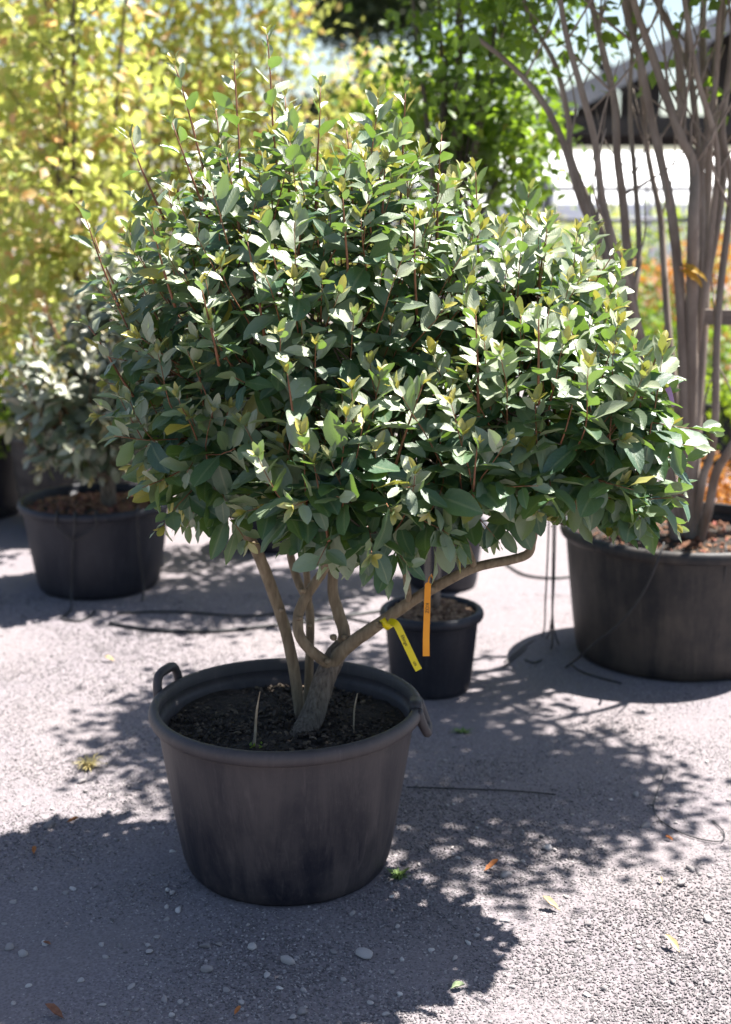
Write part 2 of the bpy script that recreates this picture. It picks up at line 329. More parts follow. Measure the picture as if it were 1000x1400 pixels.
def gravel_grains():
    rg = np.random.RandomState(11)
    n = 150000
    y = 2.45 + (rg.rand(n) ** 1.35) * 3.4
    x = (rg.rand(n) * 2 - 1) * (0.36 * y + 0.12)
    pts = np.stack([x, y, np.full(n, 0.0)], 1)
    keep = np.ones(n, bool)
    keep &= ((x + 0.205) ** 2 + (y - 3.38) ** 2) > 0.26 ** 2
    pts = pts[keep]
    me = bpy.data.meshes.new('gravel'); me.vertices.add(len(pts)); me.vertices.foreach_set('co', pts.ravel()); me.update()
    ga = me.attributes.new('gsize', 'FLOAT', 'POINT'); gs = np.exp(rg.randn(len(pts)) * .22); big = rg.rand(len(pts)) < .02; gs[big] *= 1.7; ga.data.foreach_set('value', gs.astype(np.float32))
    o = link('gravel', me, None, 'fine loose grey gravel grains covering the yard', 'gravel', kind='stuff')
    ng = bpy.data.node_groups.new('gravel_scatter', 'GeometryNodeTree')
    ng.interface.new_socket('Geometry', in_out='INPUT', socket_type='NodeSocketGeometry')
    ng.interface.new_socket('Geometry', in_out='OUTPUT', socket_type='NodeSocketGeometry')
    N = ng.nodes; L = ng.links
    gi = N.new('NodeGroupInput'); go = N.new('NodeGroupOutput')
    ico = N.new('GeometryNodeMeshIcoSphere'); ico.inputs['Radius'].default_value = 1.0; ico.inputs['Subdivisions'].default_value = 1
    ip = N.new('GeometryNodeInstanceOnPoints')
    rv = N.new('FunctionNodeRandomValue'); rv.data_type = 'FLOAT_VECTOR'; rv.inputs[0].default_value = (0, 0, 0); rv.inputs[1].default_value = (0.7, 0.7, 6.3)
    rs = N.new('FunctionNodeRandomValue'); rs.data_type = 'FLOAT_VECTOR'; rs.inputs[0].default_value = (0.0017, 0.0017, 0.0007); rs.inputs[1].default_value = (0.0044, 0.0040, 0.0017)
    rs.inputs['Seed'].default_value = 7
    sm = N.new('GeometryNodeSetMaterial'); sm.inputs['Material'].default_value = M['grain']
    L.new(gi.outputs[0], ip.inputs['Points']); L.new(ico.outputs['Mesh'], ip.inputs['Instance'])
    L.new(rv.outputs[0], ip.inputs['Rotation']); na = N.new('GeometryNodeInputNamedAttribute'); na.data_type = 'FLOAT'; na.inputs['Name'].default_value = 'gsize'
    vm = N.new('ShaderNodeVectorMath'); vm.operation = 'SCALE'; L.new(rs.outputs[0], vm.inputs[0]); L.new(na.outputs[0], vm.inputs['Scale']); L.new(vm.outputs[0], ip.inputs['Scale'])
    L.new(ip.outputs[0], sm.inputs[0]); L.new(sm.outputs[0], go.inputs[0])
    md = o.modifiers.new('scatter', 'NODES'); md.node_group = ng
gravel_grains()

# ------------------------------------------------------------------ pots
def pot(label, c, R, r, h, m, soil_z, soil_m, seed=0, handles=None, group=None, rim=0.02, cat='plant pot', ribs=False, name='plant_pot', seg=64):
    rg = random.Random(seed); p1, p2, p3 = rg.uniform(0, 6), rg.uniform(0, 6), rg.uniform(0, 6)
    wob = lambda a, z: 1 + 0.010 * math.sin(2 * a + p1) + 0.006 * math.sin(3 * a + p2 + 4 * z) + 0.004 * math.sin(7 * a + p3) * (1 - z / h) + 0.008 * math.exp(-((math.sin((a - 4.55) * .5) / .035) ** 2)) * (1 - z / h) - 0.010 * math.exp(-((math.sin((a - 4.95) * .5) / .05) ** 2)) * (1 - z / h)
    root = thing(name, label, cat, (c[0], c[1], 0), group)
    rr = lambda z: r + (R - r) * (z / h) ** 0.85
    prof = [(0.0, 0.012), (r * 0.6, 0.004), (r * 0.96, 0.002), (r, 0.014)]
    nseg = 14
    for i in range(1, nseg + 1):
        z = 0.014 + (h - 0.05 - 0.014) * i / nseg
        k = 0.006 if (ribs and i % 3 == 0) else 0.0
        prof.append((rr(z) + k, z))
    ri = rr(h) - 0.012
    prof += [(rr(h - 0.045) + 0.001, h - 0.045)]
    body = prof + [(rr(h) - 0.0095, h - 0.03), (rr(h - .06) - 0.0125, h - 0.06), (rr(soil_z) - 0.014, soil_z - 0.02)]
    MB().lathe(body, (c[0], c[1], 0), seg, wob).build('wall', m, root)
    rp = []
    for k in range(13):                                     # rolled rim
        a = -math.pi * 0.75 + 1.5 * math.pi * k / 12
        rp.append((max(rr(h) + math.cos(a) * rim * 0.8, rr(h) - .010), h - 0.022 + math.sin(a) * rim))
    rp = [(rr(h) - 0.006, h - 0.046)] + rp[1:] + [(rr(h) - 0.0105, h - 0.04)]
    MB().lathe(rp, (c[0], c[1], 0), seg, wob).build('rim', m, root)
    # soil surface, heaped and rough
    vs = []; fs = []; nr = 12
    Rs = rr(soil_z) - 0.012
    for i in range(nr + 1):
        for k in range(seg):
            a = 2 * math.pi * k / seg; q = Rs * i / nr * (wob(a, soil_z) if i == nr else 1.0)
            z = soil_z + 0.02 * (1 - (i / nr) ** 2) + rg.uniform(-0.005, 0.005) + 0.01 * math.sin(3 * a + p1) * (i / nr)
            vs.append((c[0] + math.cos(a) * q, c[1] + math.sin(a) * q, z))
    for i in range(nr):
        for k in range(seg):
            k2 = (k + 1) % seg; fs.append((i * seg + k, i * seg + k2, (i + 1) * seg + k2, (i + 1) * seg + k))
    MB().add(vs, fs).build('soil', M['soil'], root)
    if soil_m:
        mm, cnt, size = soil_m; b = MB()
        for _ in range(cnt):
            a = rg.uniform(0, 6.283); q = Rs * 0.97 * math.sqrt(rg.random())
            s = size * rg.uniform(0.4, 1.3)
            rot = Matrix.Rotation(rg.uniform(0, 6.3), 3, 'Z') @ Matrix.Rotation(rg.uniform(-.7, .7), 3, 'X') @ Matrix.Rotation(rg.uniform(-.7, .7), 3, 'Y')
            z = soil_z + 0.02 * (1 - (q / Rs) ** 2) + 0.002 + rg.uniform(0, 0.006)
            b.box((c[0] + math.cos(a) * q, c[1] + math.sin(a) * q, z), (s * rg.uniform(.8, 2), s * rg.uniform(.5, 1.2), s * rg.uniform(.25, .6)), rot, taper=rg.uniform(.4, .9))
        b.build('soil_crumb', M[mm], root, smooth=False, kind='stuff')
    for (ang, tilt, hs) in (handles or []):
        b = MB(); Rr = rr(h); w, hh = 0.052 * hs, 0.058 * hs
        ca, sa = math.cos(ang), math.sin(ang)
        rad = Vector((ca, sa, 0)); tan = Vector((-sa, ca, 0)); up = (Vector((0, 0, 1)) * math.cos(tilt) + rad * math.sin(tilt))
        o0 = Vector((c[0], c[1], h - 0.035)) + rad * (Rr * wob(ang, h) + 0.012)
        pts = [o0 - tan * w * 1.12 - up * 0.03, o0 - tan * w * 1.05 + up * hh * 0.35, o0 - tan * w * 0.92 + up * hh * 0.85, o0 - tan * w * 0.65 + up * hh * 1.12,
               o0 + up * hh * 1.17, o0 + tan * w * 0.65 + up * hh * 1.12, o0 + tan * w * 0.92 + up * hh * 0.85, o0 + tan * w * 1.05 + up * hh * 0.35, o0 + tan * w * 1.12 - up * 0.03]
        pp, q = smooth_path(pts, [0.015, 0.0125, 0.012, 0.0125, 0.013, 0.0125, 0.012, 0.0125, 0.015], 3)
        b.tube(pp, q, 8)
        # small rib where the handle meets the wall
        b.box(o0 - up * 0.03 - rad * 0.004, (0.05, 0.03, 0.03), Matrix.Rotation(ang + math.pi / 2, 3, 'Z'))
        b.build('handle', m, root)
    return root

MAIN_C = (-0.205, 3.38)
pot('wide dusty black plastic tub with two rim handles, holding the broad green shrub', MAIN_C, 0.335, 0.262, 0.45, M['pot'], 0.37, ('soil_bits', 2600, 0.009), 1,
    handles=[(math.radians(157), 0.12, 1.0), (math.radians(-4), 2.75, .62)])
LEFT_C = (P(131, 683, 6.0).x, 6.0)
pot('black plastic tub with a branching drip tube hanging down its front', LEFT_C, 0.325, 0.265, 0.40, M['pot_clean'], 0.345, ('bark_chips', 900, 0.018), 2)
RIGHT_C = (P(930, 740, 5.08).x, 5.08)
pot('very large earth stained black tub under the bare many stemmed tree', RIGHT_C, 0.425, 0.37, 0.50, M['pot_brown'], 0.43, ('bark_chips', 500, 0.016), 3, rim=0.024)
SMALL_C = (P(590, 840, 4.68).x, 4.68)
pot('small black pot filled with shaggy brown coir, just behind the hanging tags', SMALL_C, 0.166, 0.136, 0.30, M['pot_clean'], 0.272, ('coir', 420, 0.02), 4)
MID_C = (P(606, 780, 6.0).x, 6.0)
pot('black pot standing in shade behind the small coir filled pot', MID_C, 0.18, 0.15, 0.30, M['pot_clean'], 0.26, None, 5)
MID2_C = (P(372, 740, 6.7).x, 6.7)
pot('black pot on the gravel seen beyond the bare trunks of the green shrub', MID2_C, 0.21, 0.18, 0.32, M['pot_clean'], 0.28, None, 6)
RIB_C = (P(112, 640, 7.1).x, 7.1)
pot('tall ribbed grey black tub behind the tub with the drip tube', RIB_C, 0.36, 0.30, 0.52, M['pot_brown'], 0.46, None, 7, ribs=True)
FAR_C = (P(-40, 640, 7.4).x, 7.4)
pot('black tub under the lime green bush at the end of the row', FAR_C, 0.29, 0.25, 0.46, M['pot_clean'], 0.41, None, 8)

# ------------------------------------------------------------------ leaves
LT = np.array([0, .09, .24, .44, .66, .87, 1.0]); LW = np.array([.035, .055, .38, .51, .49, .30, .03]); LU = np.array([-1, -.5, 0, .5, 1.0])
def leaf_template(rs, fold, curl, wave, phase, asym=0.0, width=0.46):
    width *= 1.0
    V = []; UV = []
    for t, w in zip(LT, LW):
        for u in LU:
            x = u * w * width + asym * math.sin(t * 3.1) * 0.12
            z = abs(u) ** 1.4 * w * width * fold - curl * t * t + wave * math.sin(t * 11 + phase + (1.7 if u > 0 else 0)) * abs(u) * w
            y = t * (1 - 0.12 * abs(curl) * t)
            V.append((x, y, z)); UV.append((u * 0.5 + 0.5, t))
    return np.array(V), np.array(UV)
_rs = np.random.RandomState(5)
TEMPL = [leaf_template(_rs, f, c, w, p, a, wd) for f, c, w, p, a, wd in
         ((.35, .10, .05, 0, .2, .46), (.2, .22, .07, 1, -.3, .50), (.5, .02, .04, 2, .1, .42), (.15, -.10, .06, 3, .4, .48), (.3, .32, .05, 4, -.2, .44), (.42, .14, .09, 5, .0, .52), (.1, .18, .1, 2.5, .3, .40))]
LQ = np.array([(j * 5 + i, j * 5 + i + 1, (j + 1) * 5 + i + 1, (j + 1) * 5 + i) for j in range(6) for i in range(4)])
# small far leaf: 2 x 3 folded
ST = np.array([(-.0, 0, 0), (-.26, .45, .08), (0, .5, 0), (.26, .45, .08), (0, 1, -.08)]); SUV = np.array([(.5, 0), (0, .5), (.5, .5), (1, .5), (.5, 1)])
SF = [(0, 2, 1), (0, 3, 2), (1, 2, 4), (2, 3, 4)]

def frames(D, N):
    D = D / np.linalg.norm(D, axis=1, keepdims=True)
    Z = N - (N * D).sum(1, keepdims=True) * D
    Z /= np.linalg.norm(Z, axis=1, keepdims=True) + 1e-9
    X = np.cross(D, Z)
    return X, D, Z
def np_mesh(name, V, Q, uv, lv, m, k):
    me = bpy.data.meshes.new(name); me.vertices.add(len(V)); me.vertices.foreach_set('co', V.ravel().astype(np.float32))
    nq = len(Q); me.loops.add(nq * k); me.polygons.add(nq)
    me.loops.foreach_set('vertex_index', Q.ravel().astype(np.int32))
    me.polygons.foreach_set('loop_start', np.arange(0, nq * k, k, dtype=np.int32))
    me.polygons.foreach_set('use_smooth', np.ones(nq, bool))
    me.update(calc_edges=True)
    ul = me.uv_layers.new(name='UVMap'); ul.data.foreach_set('uv', uv[Q.ravel()].ravel().astype(np.float32))
    ca = me.color_attributes.new('lv', 'FLOAT_COLOR', 'POINT')
    ca.data.foreach_set('color', np.concatenate([lv, np.ones((len(lv), 1))], 1).ravel().astype(np.float32))
    me.materials.append(m); me.validate()
    return me
def leaf_verts(lf):
    X, D, Z = frames(lf['D'], lf['N']); n = len(X)
    V = np.zeros((n, 35, 3))
    for k, (tv, tu) in enumerate(TEMPL):
        s = lf['var'] == k
        if not s.any(): continue
        L = lf['L'][s][:, None, None]; W = (lf['L'][s] * lf['wf'][s])[:, None, None]
        V[s] = lf['P'][s][:, None, :] + X[s][:, None, :] * (tv[:, 0][None, :, None] * W) + D[s][:, None, :] * (tv[:, 1][None, :, None] * L) + Z[s][:, None, :] * (tv[:, 2][None, :, None] * L)
    return V
def big_leaf_mesh(name, lf, V, m):
    n = len(V); Q = (np.arange(n)[:, None, None] * 35 + LQ[None]).reshape(-1, 4)
    uv = np.tile(TEMPL[0][1], (n, 1)); lv = np.repeat(lf['lv'], 35, axis=0)
    return np_mesh(name, V.reshape(-1, 3), Q, uv, lv, m, 4)
def small_leaf_mesh(name, Pn, D, N, L, lv, m, wf=1.0):
    X, D, Z = frames(D, N); n = len(X); L = L[:, None, None]
    V = Pn[:, None, :] + X[:, None, :] * ST[None, :, 0:1] * L * wf + D[:, None, :] * ST[None, :, 1:2] * L + Z[:, None, :] * ST[None, :, 2:3] * L
    T = (np.arange(n)[:, None, None] * 5 + np.array(SF)[None]).reshape(-1, 3)
    return np_mesh(name, V.reshape(-1, 3), T, np.tile(SUV, (n, 1)), np.repeat(lv, 5, axis=0), m, 3)

# ------------------------------------------------------------------ the broadleaf shrubs (leafy shoots grown over crown lobes)
class Shrub:
    def __init__(s, seed): s.rg = random.Random(seed); s.L = []; s.tw = MB(); s.sh = 0
    def leaf(s, p, d, n, l, wf, rnd, age, yel): s.L.append((*p, *d, *n, l, wf, rnd, age, yel, s.rg.randrange(len(TEMPL))))
    def shoot(s, base, d0, length, up=0.5, spacing=0.026, lsize=0.090, droop=0.25, tip_leaf=True, thick=0.0021, agebias=0.0, leafless=0.0, young_from=0.55, wander=1.0):
        rg = s.rg; n = max(5, int(length / 0.03)); pts = [Vector(base)]; d = Vector(d0).normalized()
        for i in range(n):
            d = (d + Vector((rg.gauss(0, .07) * wander, rg.gauss(0, .07) * wander, rg.gauss(0, .05) + up * 0.16))).normalized()
            pts.append(pts[-1] + d * (length / n))
        rad = [thick * (1.25 - 0.8 * i / n) for i in range(n + 1)]
        s.tw.tube(pts, rad, 5)
        pos = length * leafless; phi = rg.uniform(0, 6.28); rshoot = rg.gauss(0, .17); yshoot = rg.random() < 0.012
        while pos < length * 0.995:
            q = pos / length; f = q * n; i = min(int(f), n - 1); p = pts[i].lerp(pts[i + 1], f - i); t = (pts[i + 1] - pts[i]).normalized()
            a = t.orthogonal().normalized(); b = t.cross(a); rdir = a * math.cos(phi) + b * math.sin(phi)
            young = max(0.0, (q - young_from) / (1 - young_from))
            th = math.radians(74 - 38 * young + rg.gauss(0, 10))
            ld = rdir * math.sin(th) + t * math.cos(th)
            ld.z += -droop * (1 - young) + 0.1 * young + rg.gauss(0, .13); ld.normalize()
            nn = Vector((rg.gauss(0, .30) + .08, rg.gauss(0, .30) - 0.15, 0.9)) + t * 0.3 + rdir * 0.25 + Vector((d0[0], d0[1], 0)) * 0.55
            if droop > 0.5: nn = Vector((rg.gauss(0, .35), rg.gauss(0, .35), 0.5)) + rdir * 0.5 + Vector(d0) * 0.6
            size = lsize * (1 - 0.55 * young ** 1.5) * rg.uniform(0.72, 1.22)
            if q < 0.15: size *= 0.8
            yel = 0.0
            if yshoot or rg.random() < 0.018: yel = rg.uniform(.4, 1)
            age = min(1, max(0, 0.95 * young ** 1.15 + agebias + rg.gauss(0, .13)))
            s.leaf(p + rdir * thick, ld, nn, size, rg.uniform(.85, 1.12), min(1, max(0, .5 + rshoot + rg.gauss(0, .2))), age, yel)
            pos += spacing * rg.uniform(.7, 1.3) * (1 - .3 * young); phi += 2.4 + rg.gauss(0, .3)
        if tip_leaf:
            t = (pts[-1] - pts[-2]).normalized(); a = t.orthogonal().normalized(); b = t.cross(a)
            for k in range(4):
                ph = phi + k * 1.6 + rg.gauss(0, .2); rdir = a * math.cos(ph) + b * math.sin(ph)
                ld = (t * rg.uniform(.75, 1.3) + rdir * rg.uniform(.3, .7)).normalized()
                s.leaf(pts[-1], ld, -rdir + t * .4, lsize * rg.uniform(.28, .5), .8, rg.random(), rg.uniform(.5, 1), rg.choice([.1, .45, .8]))
        return pts
    def lobes(s, lobes, limbs, per_m2=150, lsize=0.085, lenr=(0.15, 0.27)):
        rg = s.rg
        for li, (c, r, dens, *lz) in enumerate(lobes):
            c = Vector(c); area = 4 * math.pi * (((r[0] * r[1]) ** 1.6 + (r[0] * r[2]) ** 1.6 + (r[1] * r[2]) ** 1.6) / 3) ** (1 / 1.6)
            n = int(area * per_m2 * dens)
            for k in range(n):
                z = 1 - 2 * (k + .5) / n; a = k * 2.399963 + rg.gauss(0, .15); q = math.sqrt(max(0, 1 - z * z))
                nrm = Vector((q * math.cos(a), q * math.sin(a), z + rg.gauss(0, .03))).normalized()
                depth = rg.choice((1.0, 1.0, 1.0, 1.08, .86, .74)) * rg.uniform(.94, 1.05)
                surf = c + Vector((nrm.x * r[0], nrm.y * r[1], nrm.z * r[2])) * depth
                inside = False
                for lj, (c2, r2, *_) in enumerate(lobes):
                    if lj == li: continue
                    e = surf - Vector(c2)
                    if (e.x / r2[0]) ** 2 + (e.y / r2[1]) ** 2 + (e.z / r2[2]) ** 2 < .72: inside = True; break
                if inside: continue
                length = rg.uniform(*lenr)
                on = Vector((nrm.x / r[0], nrm.y / r[1], nrm.z / r[2])).normalized()
                low = on.z < -0.15
                if low: d0 = (on * .7 + Vector((on.x, on.y, 0)) * .6 + Vector((0, 0, rg.uniform(-.2, .35)))).normalized(); up, dr = 0.1, 0.62
                elif on.z < .45: d0 = (on * .8 + Vector((0, 0, rg.uniform(.3, .9)))).normalized(); up, dr = 0.5, 0.34
                else: d0 = (on * .5 + Vector((rg.gauss(0, .25), rg.gauss(0, .25), .9))).normalized(); up, dr = 0.35, 0.22
                base = surf - d0 * length * rg.uniform(.75, 1.0)
                s.shoot(base, d0, length, up, 0.0205, lsize * (lz[0] if lz else 1.0), dr, tip_leaf=(not low) or rg.random() < .4,
                        agebias=(-.25 if low or depth < .9 else 0.0), young_from=(.6 if low or depth < .9 else .22), thick=.0018)
                best = min(limbs, key=lambda p: (p - base).length_squared)
                mid = best.lerp(base, .5) + Vector((rg.gauss(0, .02), rg.gauss(0, .02), -.02))
                pp, q2 = smooth_path([best, mid, base], [.0035, .003, .0022], 3); s.tw.tube(pp, q2, 5, 1)
    def arrays(s):
        A = np.array(s.L); return dict(P=A[:, 0:3], D=A[:, 3:6], N=A[:, 6:9], L=A[:, 9], wf=A[:, 10], lv=A[:, 11:14], var=A[:, 14].astype(int))
    def finish(s, root, lf, V, score, nparts, m):
        order = np.argsort(-score); part = np.zeros(len(V), bool); part[order[:nparts]] = True
        rest = {k: v[~part] for k, v in lf.items()}
        link('foliage', big_leaf_mesh('foliage', rest, V[~part], m), root, kind='stuff')
        # shared leaf meshes: shape x age x yellowness x tone
        cache = {}; X, D, Z = frames(lf['D'], lf['N'])
        for i in np.nonzero(part)[0]:
            k = (int(lf['var'][i]), round(lf['lv'][i, 1] * 4) / 4, round(lf['lv'][i, 2] * 2) / 2, round(lf['lv'][i, 0] * 3) / 3)
            if k not in cache:
                tv, tu = TEMPL[k[0]]
                cache[k] = np_mesh('leaf', tv.copy(), LQ.copy(), tu, np.tile(np.array([[k[3], k[1], k[2]]]), (35, 1)), m, 4)
            o = link('leaf', cache[k], root)
            l = lf['L'][i]; w = l * lf['wf'][i]
            mw = Matrix(((X[i, 0] * w, D[i, 0] * l, Z[i, 0] * l, lf['P'][i, 0]), (X[i, 1] * w, D[i, 1] * l, Z[i, 1] * l, lf['P'][i, 1]),
                         (X[i, 2] * w, D[i, 2] * l, Z[i, 2] * l, lf['P'][i, 2]), (0, 0, 0, 1)))
            o.matrix_basis = mw

# --- main shrub
S = Shrub(21)
def limb(mb, pts, rad, sides=12, mi=0, rng=None, wob=.03, sub=6):
    pp, q = smooth_path(pts, rad, sub); mb.tube(pp, q, sides, mi, wob, rng or random.Random(1)); return pp
tr = MB(); rgt = random.Random(4)
base = Vector((MAIN_C[0], MAIN_C[1] - 0.02, 0.37))
fork = P(452, 905, 3.40)
limbs = []
t0 = limb(tr, [P(378, 1052, 3.27), P(402, 1020, 3.30), P(425, 985, 3.35), P(443, 930, 3.39), P(458, 898, 3.41), P(470, 880, 3.42)], [.030, .033, .031, .0285, .027, .020], 16, 1, rgt, .06)
rb = limb(tr, [P(448, 915, 3.40), P(475, 884, 3.38), P(520, 852, 3.34), P(560, 824, 3.32), P(600, 800, 3.30), P(650, 776, 3.28), P(700, 765, 3.26), P(722, 757, 3.26), P(728, 740, 3.26), P(735, 700, 3.25), P(750, 620, 3.22)],
          [.019, .018, .0155, .0145, .0135, .012, .0115, .011, .010, .009, .005], 12, 0, rgt); limbs += rb
mb_ = limb(tr, [P(460, 898, 3.41), P(471, 868, 3.42), P(463, 838, 3.43), P(455, 800, 3.44), P(462, 720, 3.42), P(480, 600, 3.38), P(500, 520, 3.36)], [.017, .0165, .016, .014, .012, .010, .006], 12, 0, rgt); limbs += mb_
lb = limb(tr, [P(449, 908, 3.39), P(436, 898, 3.37), P(420, 884, 3.36), P(409, 866, 3.36), P(408, 842, 3.37), P(417, 818, 3.38), P(431, 797, 3.39), P(446, 770, 3.38), P(455, 700, 3.32), P(500, 600, 3.22), P(560, 560, 3.12)],
          [.015, .0145, .0140, .0140, .0135, .0130, .0125, .012, .010, .008, .005], 12, 0, rgt); limbs += lb
s1 = limb(tr, [P(412, 1016, 3.42), P(411, 985, 3.42), P(403, 920, 3.43), P(390, 860, 3.43), P(372, 805, 3.42), P(352, 755, 3.40), P(334, 722, 3.39), P(310, 650, 3.36), P(285, 560, 3.33), P(270, 450, 3.36), P(275, 380, 3.40)],
          [.0155, .0150, .0150, .0150, .0155, .0150, .0145, .0125, .010, .007, .004], 12, 0, rgt); limbs += s1
s2 = limb(tr, [P(420, 1000, 3.46), P(422, 940, 3.47), P(424, 880, 3.47), P(423, 830, 3.48), P(410, 800, 3.50), P(400, 770, 3.51), P(397, 740, 3.52), P(400, 640, 3.52), P(420, 500, 3.52), P(430, 400, 3.5)],
          [.0125, .0120, .0115, .0115, .011, .0105, .010, .009, .007, .004], 10, 0, rgt); limbs += s2
s3 = limb(tr, [P(423, 840, 3.48), P(420, 790, 3.46), P(413, 750, 3.45), P(380, 640, 3.44), P(350, 520, 3.46), P(340, 400, 3.48)], [.0095, .009, .0085, .008, .006, .004], 10, 0, rgt); limbs += s3
for a, b in (((480, 560, 3.38), (600, 430, 3.55)), ((600, 430, 3.55), (720, 400, 3.55)), ((735, 690, 3.25), (830, 600, 3.2)), ((650, 776, 3.28), (600, 690, 3.15)), ((560, 824, 3.32), (540, 720, 3.1)), ((440, 640, 3.4), (450, 330, 3.5)), ((310, 640, 3.36), (220, 540, 3.35)), ((735, 700, 3.25), (690, 560, 3.1))):
    limbs += limb(tr, [P(*a), (P(*a) + P(*b)) / 2 + Vector((0, 0, .03)), P(*b)], [.009, .007, .004], 8, 0, rgt)
# pruning knots
for (px, py, d, side) in ((520, 855, 3.335, -1), (592, 806, 3.295, -1), (416, 808, 3.375, -1), (408, 846, 3.36, 1), (345, 745, 3.385, 1), (384, 835, 3.415, 1), (425, 856, 3.46, -1), (470, 872, 3.40, 1), (458, 872, 3.405, -1), (447, 905, 3.37, 1)):
    c0 = P(px, py, d - .012); rr_ = rgt.uniform(.006, .010)
    tr.tube([c0, c0 + Vector((side * .006, -.006, .004)), c0 + Vector((side * .010, -.009, .006))], [rr_, rr_ * .9, rr_ * .55], 8, 0, .08, rgt)
MAIN_LOBES = [
    (P(425, 445, 3.48), (.475, .48, .46), 1.0),
    (P(750, 565, 3.20), (.315, .30, .245), .95, 1.08),
    (P(680, 420, 3.58), (.33, .36, .23), 1.0),
    (P(495, 648, 3.08), (.29, .26, .21), .95, 1.05),
    (P(610, 625, 3.08), (.22, .24, .17), .95, 1.05),
    (P(285, 565, 3.32), (.205, .26, .27), 1.0),
    (P(850, 650, 3.25), (.15, .2, .14), 1.0),
]
S.lobes(MAIN_LOBES, limbs, per_m2=98, lsize=.096)
# long upright leaders above the crown: tip and foot positions
LEAD = [((352, 48, 3.45), (383, 260, 3.45)), ((320, 80, 3.55), (330, 260, 3.5)), ((250, 88, 3.45), (285, 270, 3.45)), ((438, 118, 3.4), (432, 300, 3.42)),
        ((545, 125, 3.5), (548, 300, 3.5)), ((602, 182, 3.45), (598, 330, 3.45)), ((230, 170, 3.35), (285, 300, 3.38)), ((178, 190, 3.4), (225, 300, 3.42)),
        ((102, 300, 3.4), (170, 430, 3.4)), ((200, 305, 3.15), (240, 420, 3.2)), ((650, 235, 3.55), (655, 370, 3.55)), ((720, 298, 3.6), (712, 400, 3.6)), ((745, 300, 3.5), (735, 400, 3.5)),
        ((480, 175, 3.6), (485, 320, 3.55)), ((285, 150, 3.6), (310, 300, 3.55)), ((400, 130, 3.6), (395, 300, 3.55)), ((840, 345, 3.6), (790, 430, 3.55)), ((125, 330, 3.5), (180, 440, 3.45)), ((120, 445, 3.3), (185, 545, 3.32)),
        ((470, 265, 3.1), (478, 400, 3.15)), ((565, 300, 3.15), (570, 430, 3.2)), ((345, 330, 3.05), (362, 460, 3.1)), ((275, 395, 3.02), (300, 500, 3.08)), ((400, 510, 2.95), (405, 600, 2.98)), ((572, 525, 2.95), (540, 640, 2.98)),
        ((650, 430, 2.98), (655, 570, 3.0)), ((735, 425, 2.95), (738, 560, 2.96)), ((430, 640, 2.90), (450, 740, 2.92)), ((905, 470, 3.2), (870, 560, 3.2)), ((660, 610, 2.88), (645, 700, 2.9)), ((150, 395, 3.3), (195, 500, 3.3)), ((310, 215, 3.3), (330, 330, 3.3)), ((525, 220, 3.3), (520, 330, 3.3))]
for tip, foot in LEAD:
    a, b = P(*foot), P(*tip)
    S.shoot(a, b - a, (b - a).length, 0.05, 0.028, 0.082, 0.05, True, 0.0030, 0.10, 0.05, 0.3, .35)
# stray sprig at the right edge
lf1 = S.arrays(); V1 = leaf_verts(lf1); print('LEAVES', len(V1))

# --- the smaller olive shrub in the left tub
T = Shrub(77); tr2 = MB(); lim2 = []
b2 = Vector((P(150, 690, 6.0).x, 6.0, 0.34))
lim2 += limb(tr2, [b2, P(148, 660, 5.98), P(160, 640, 5.97), P(175, 610, 5.95), P(190, 560, 5.9)], [.036, .032, .022, .018, .010], 10, 0, rgt)
lim2 += limb(tr2, [b2, P(146, 650, 5.96), P(128, 648, 5.9), P(100, 640, 5.86), P(75, 625, 5.82), P(52, 610, 5.8), P(40, 570, 5.8)], [.034, .026, .014, .012, .010, .008, .005], 10, 0, rgt)
lim2 += limb(tr2, [b2, P(145, 640, 6.0), P(140, 580, 6.02), P(130, 500, 6.0)], [.034, .028, .02, .01], 10, 0, rgt)
T.lobes([(P(118, 545, 5.95), (.33, .36, .33), 1.0), (P(205, 450, 6.1), (.36, .36, .34), 1.0)], lim2, per_m2=95, lsize=.100, lenr=(.2, .34))
for tip, foot in (((30, 440, 5.8), (60, 500, 5.85)), ((60, 415, 5.9), (90, 480, 5.9)), ((100, 400, 6.0), (115, 470, 6.0)), ((150, 350, 6.0), (165, 440, 6.0)), ((12, 500, 5.8), (45, 540, 5.8))):
    a, b = P(*foot), P(*tip); T.shoot(a, b - a, (b - a).length, 0.05, 0.034, 0.085, 0.1, True, 0.004, 0.15, 0.05, 0.3)
lf2 = T.arrays(); V2 = leaf_verts(lf2)

# which leaves show largest: a coarse depth buffer over both shrubs
def scores(Vs):
    cell = 5.0; W_, H_ = 200, 280; zb = np.full(W_ * H_, 1e9); pr = []
    for V in Vs:
        x, y, d = project(V.reshape(-1, 3)); ix = np.floor(x / cell).astype(int); iy = np.floor(y / cell).astype(int)
        ok = (ix >= 0) & (ix < W_) & (iy >= 0) & (iy < H_); idx = np.where(ok, iy * W_ + ix, 0)
        np.minimum.at(zb, idx[ok], d[ok]); pr.append((idx, d, ok, x, y))
    out = []
    for V, (idx, d, ok, x, y) in zip(Vs, pr):
        vis = (ok & (d < zb[idx] + 0.02)).reshape(len(V), 35).mean(1)
        xx = x.reshape(len(V), 35); yy = y.reshape(len(V), 35)
        Q = np.stack([xx, yy], 2); ar = np.zeros(len(V))
        for q in LQ:
            e1 = Q[:, q[2]] - Q[:, q[0]]; e2 = Q[:, q[3]] - Q[:, q[1]]; ar += np.abs(e1[:, 0] * e2[:, 1] - e1[:, 1] * e2[:, 0]) / 2
        out.append(vis ** 1.5 * ar)
    return out
sc1, sc2 = scores([V1, V2])
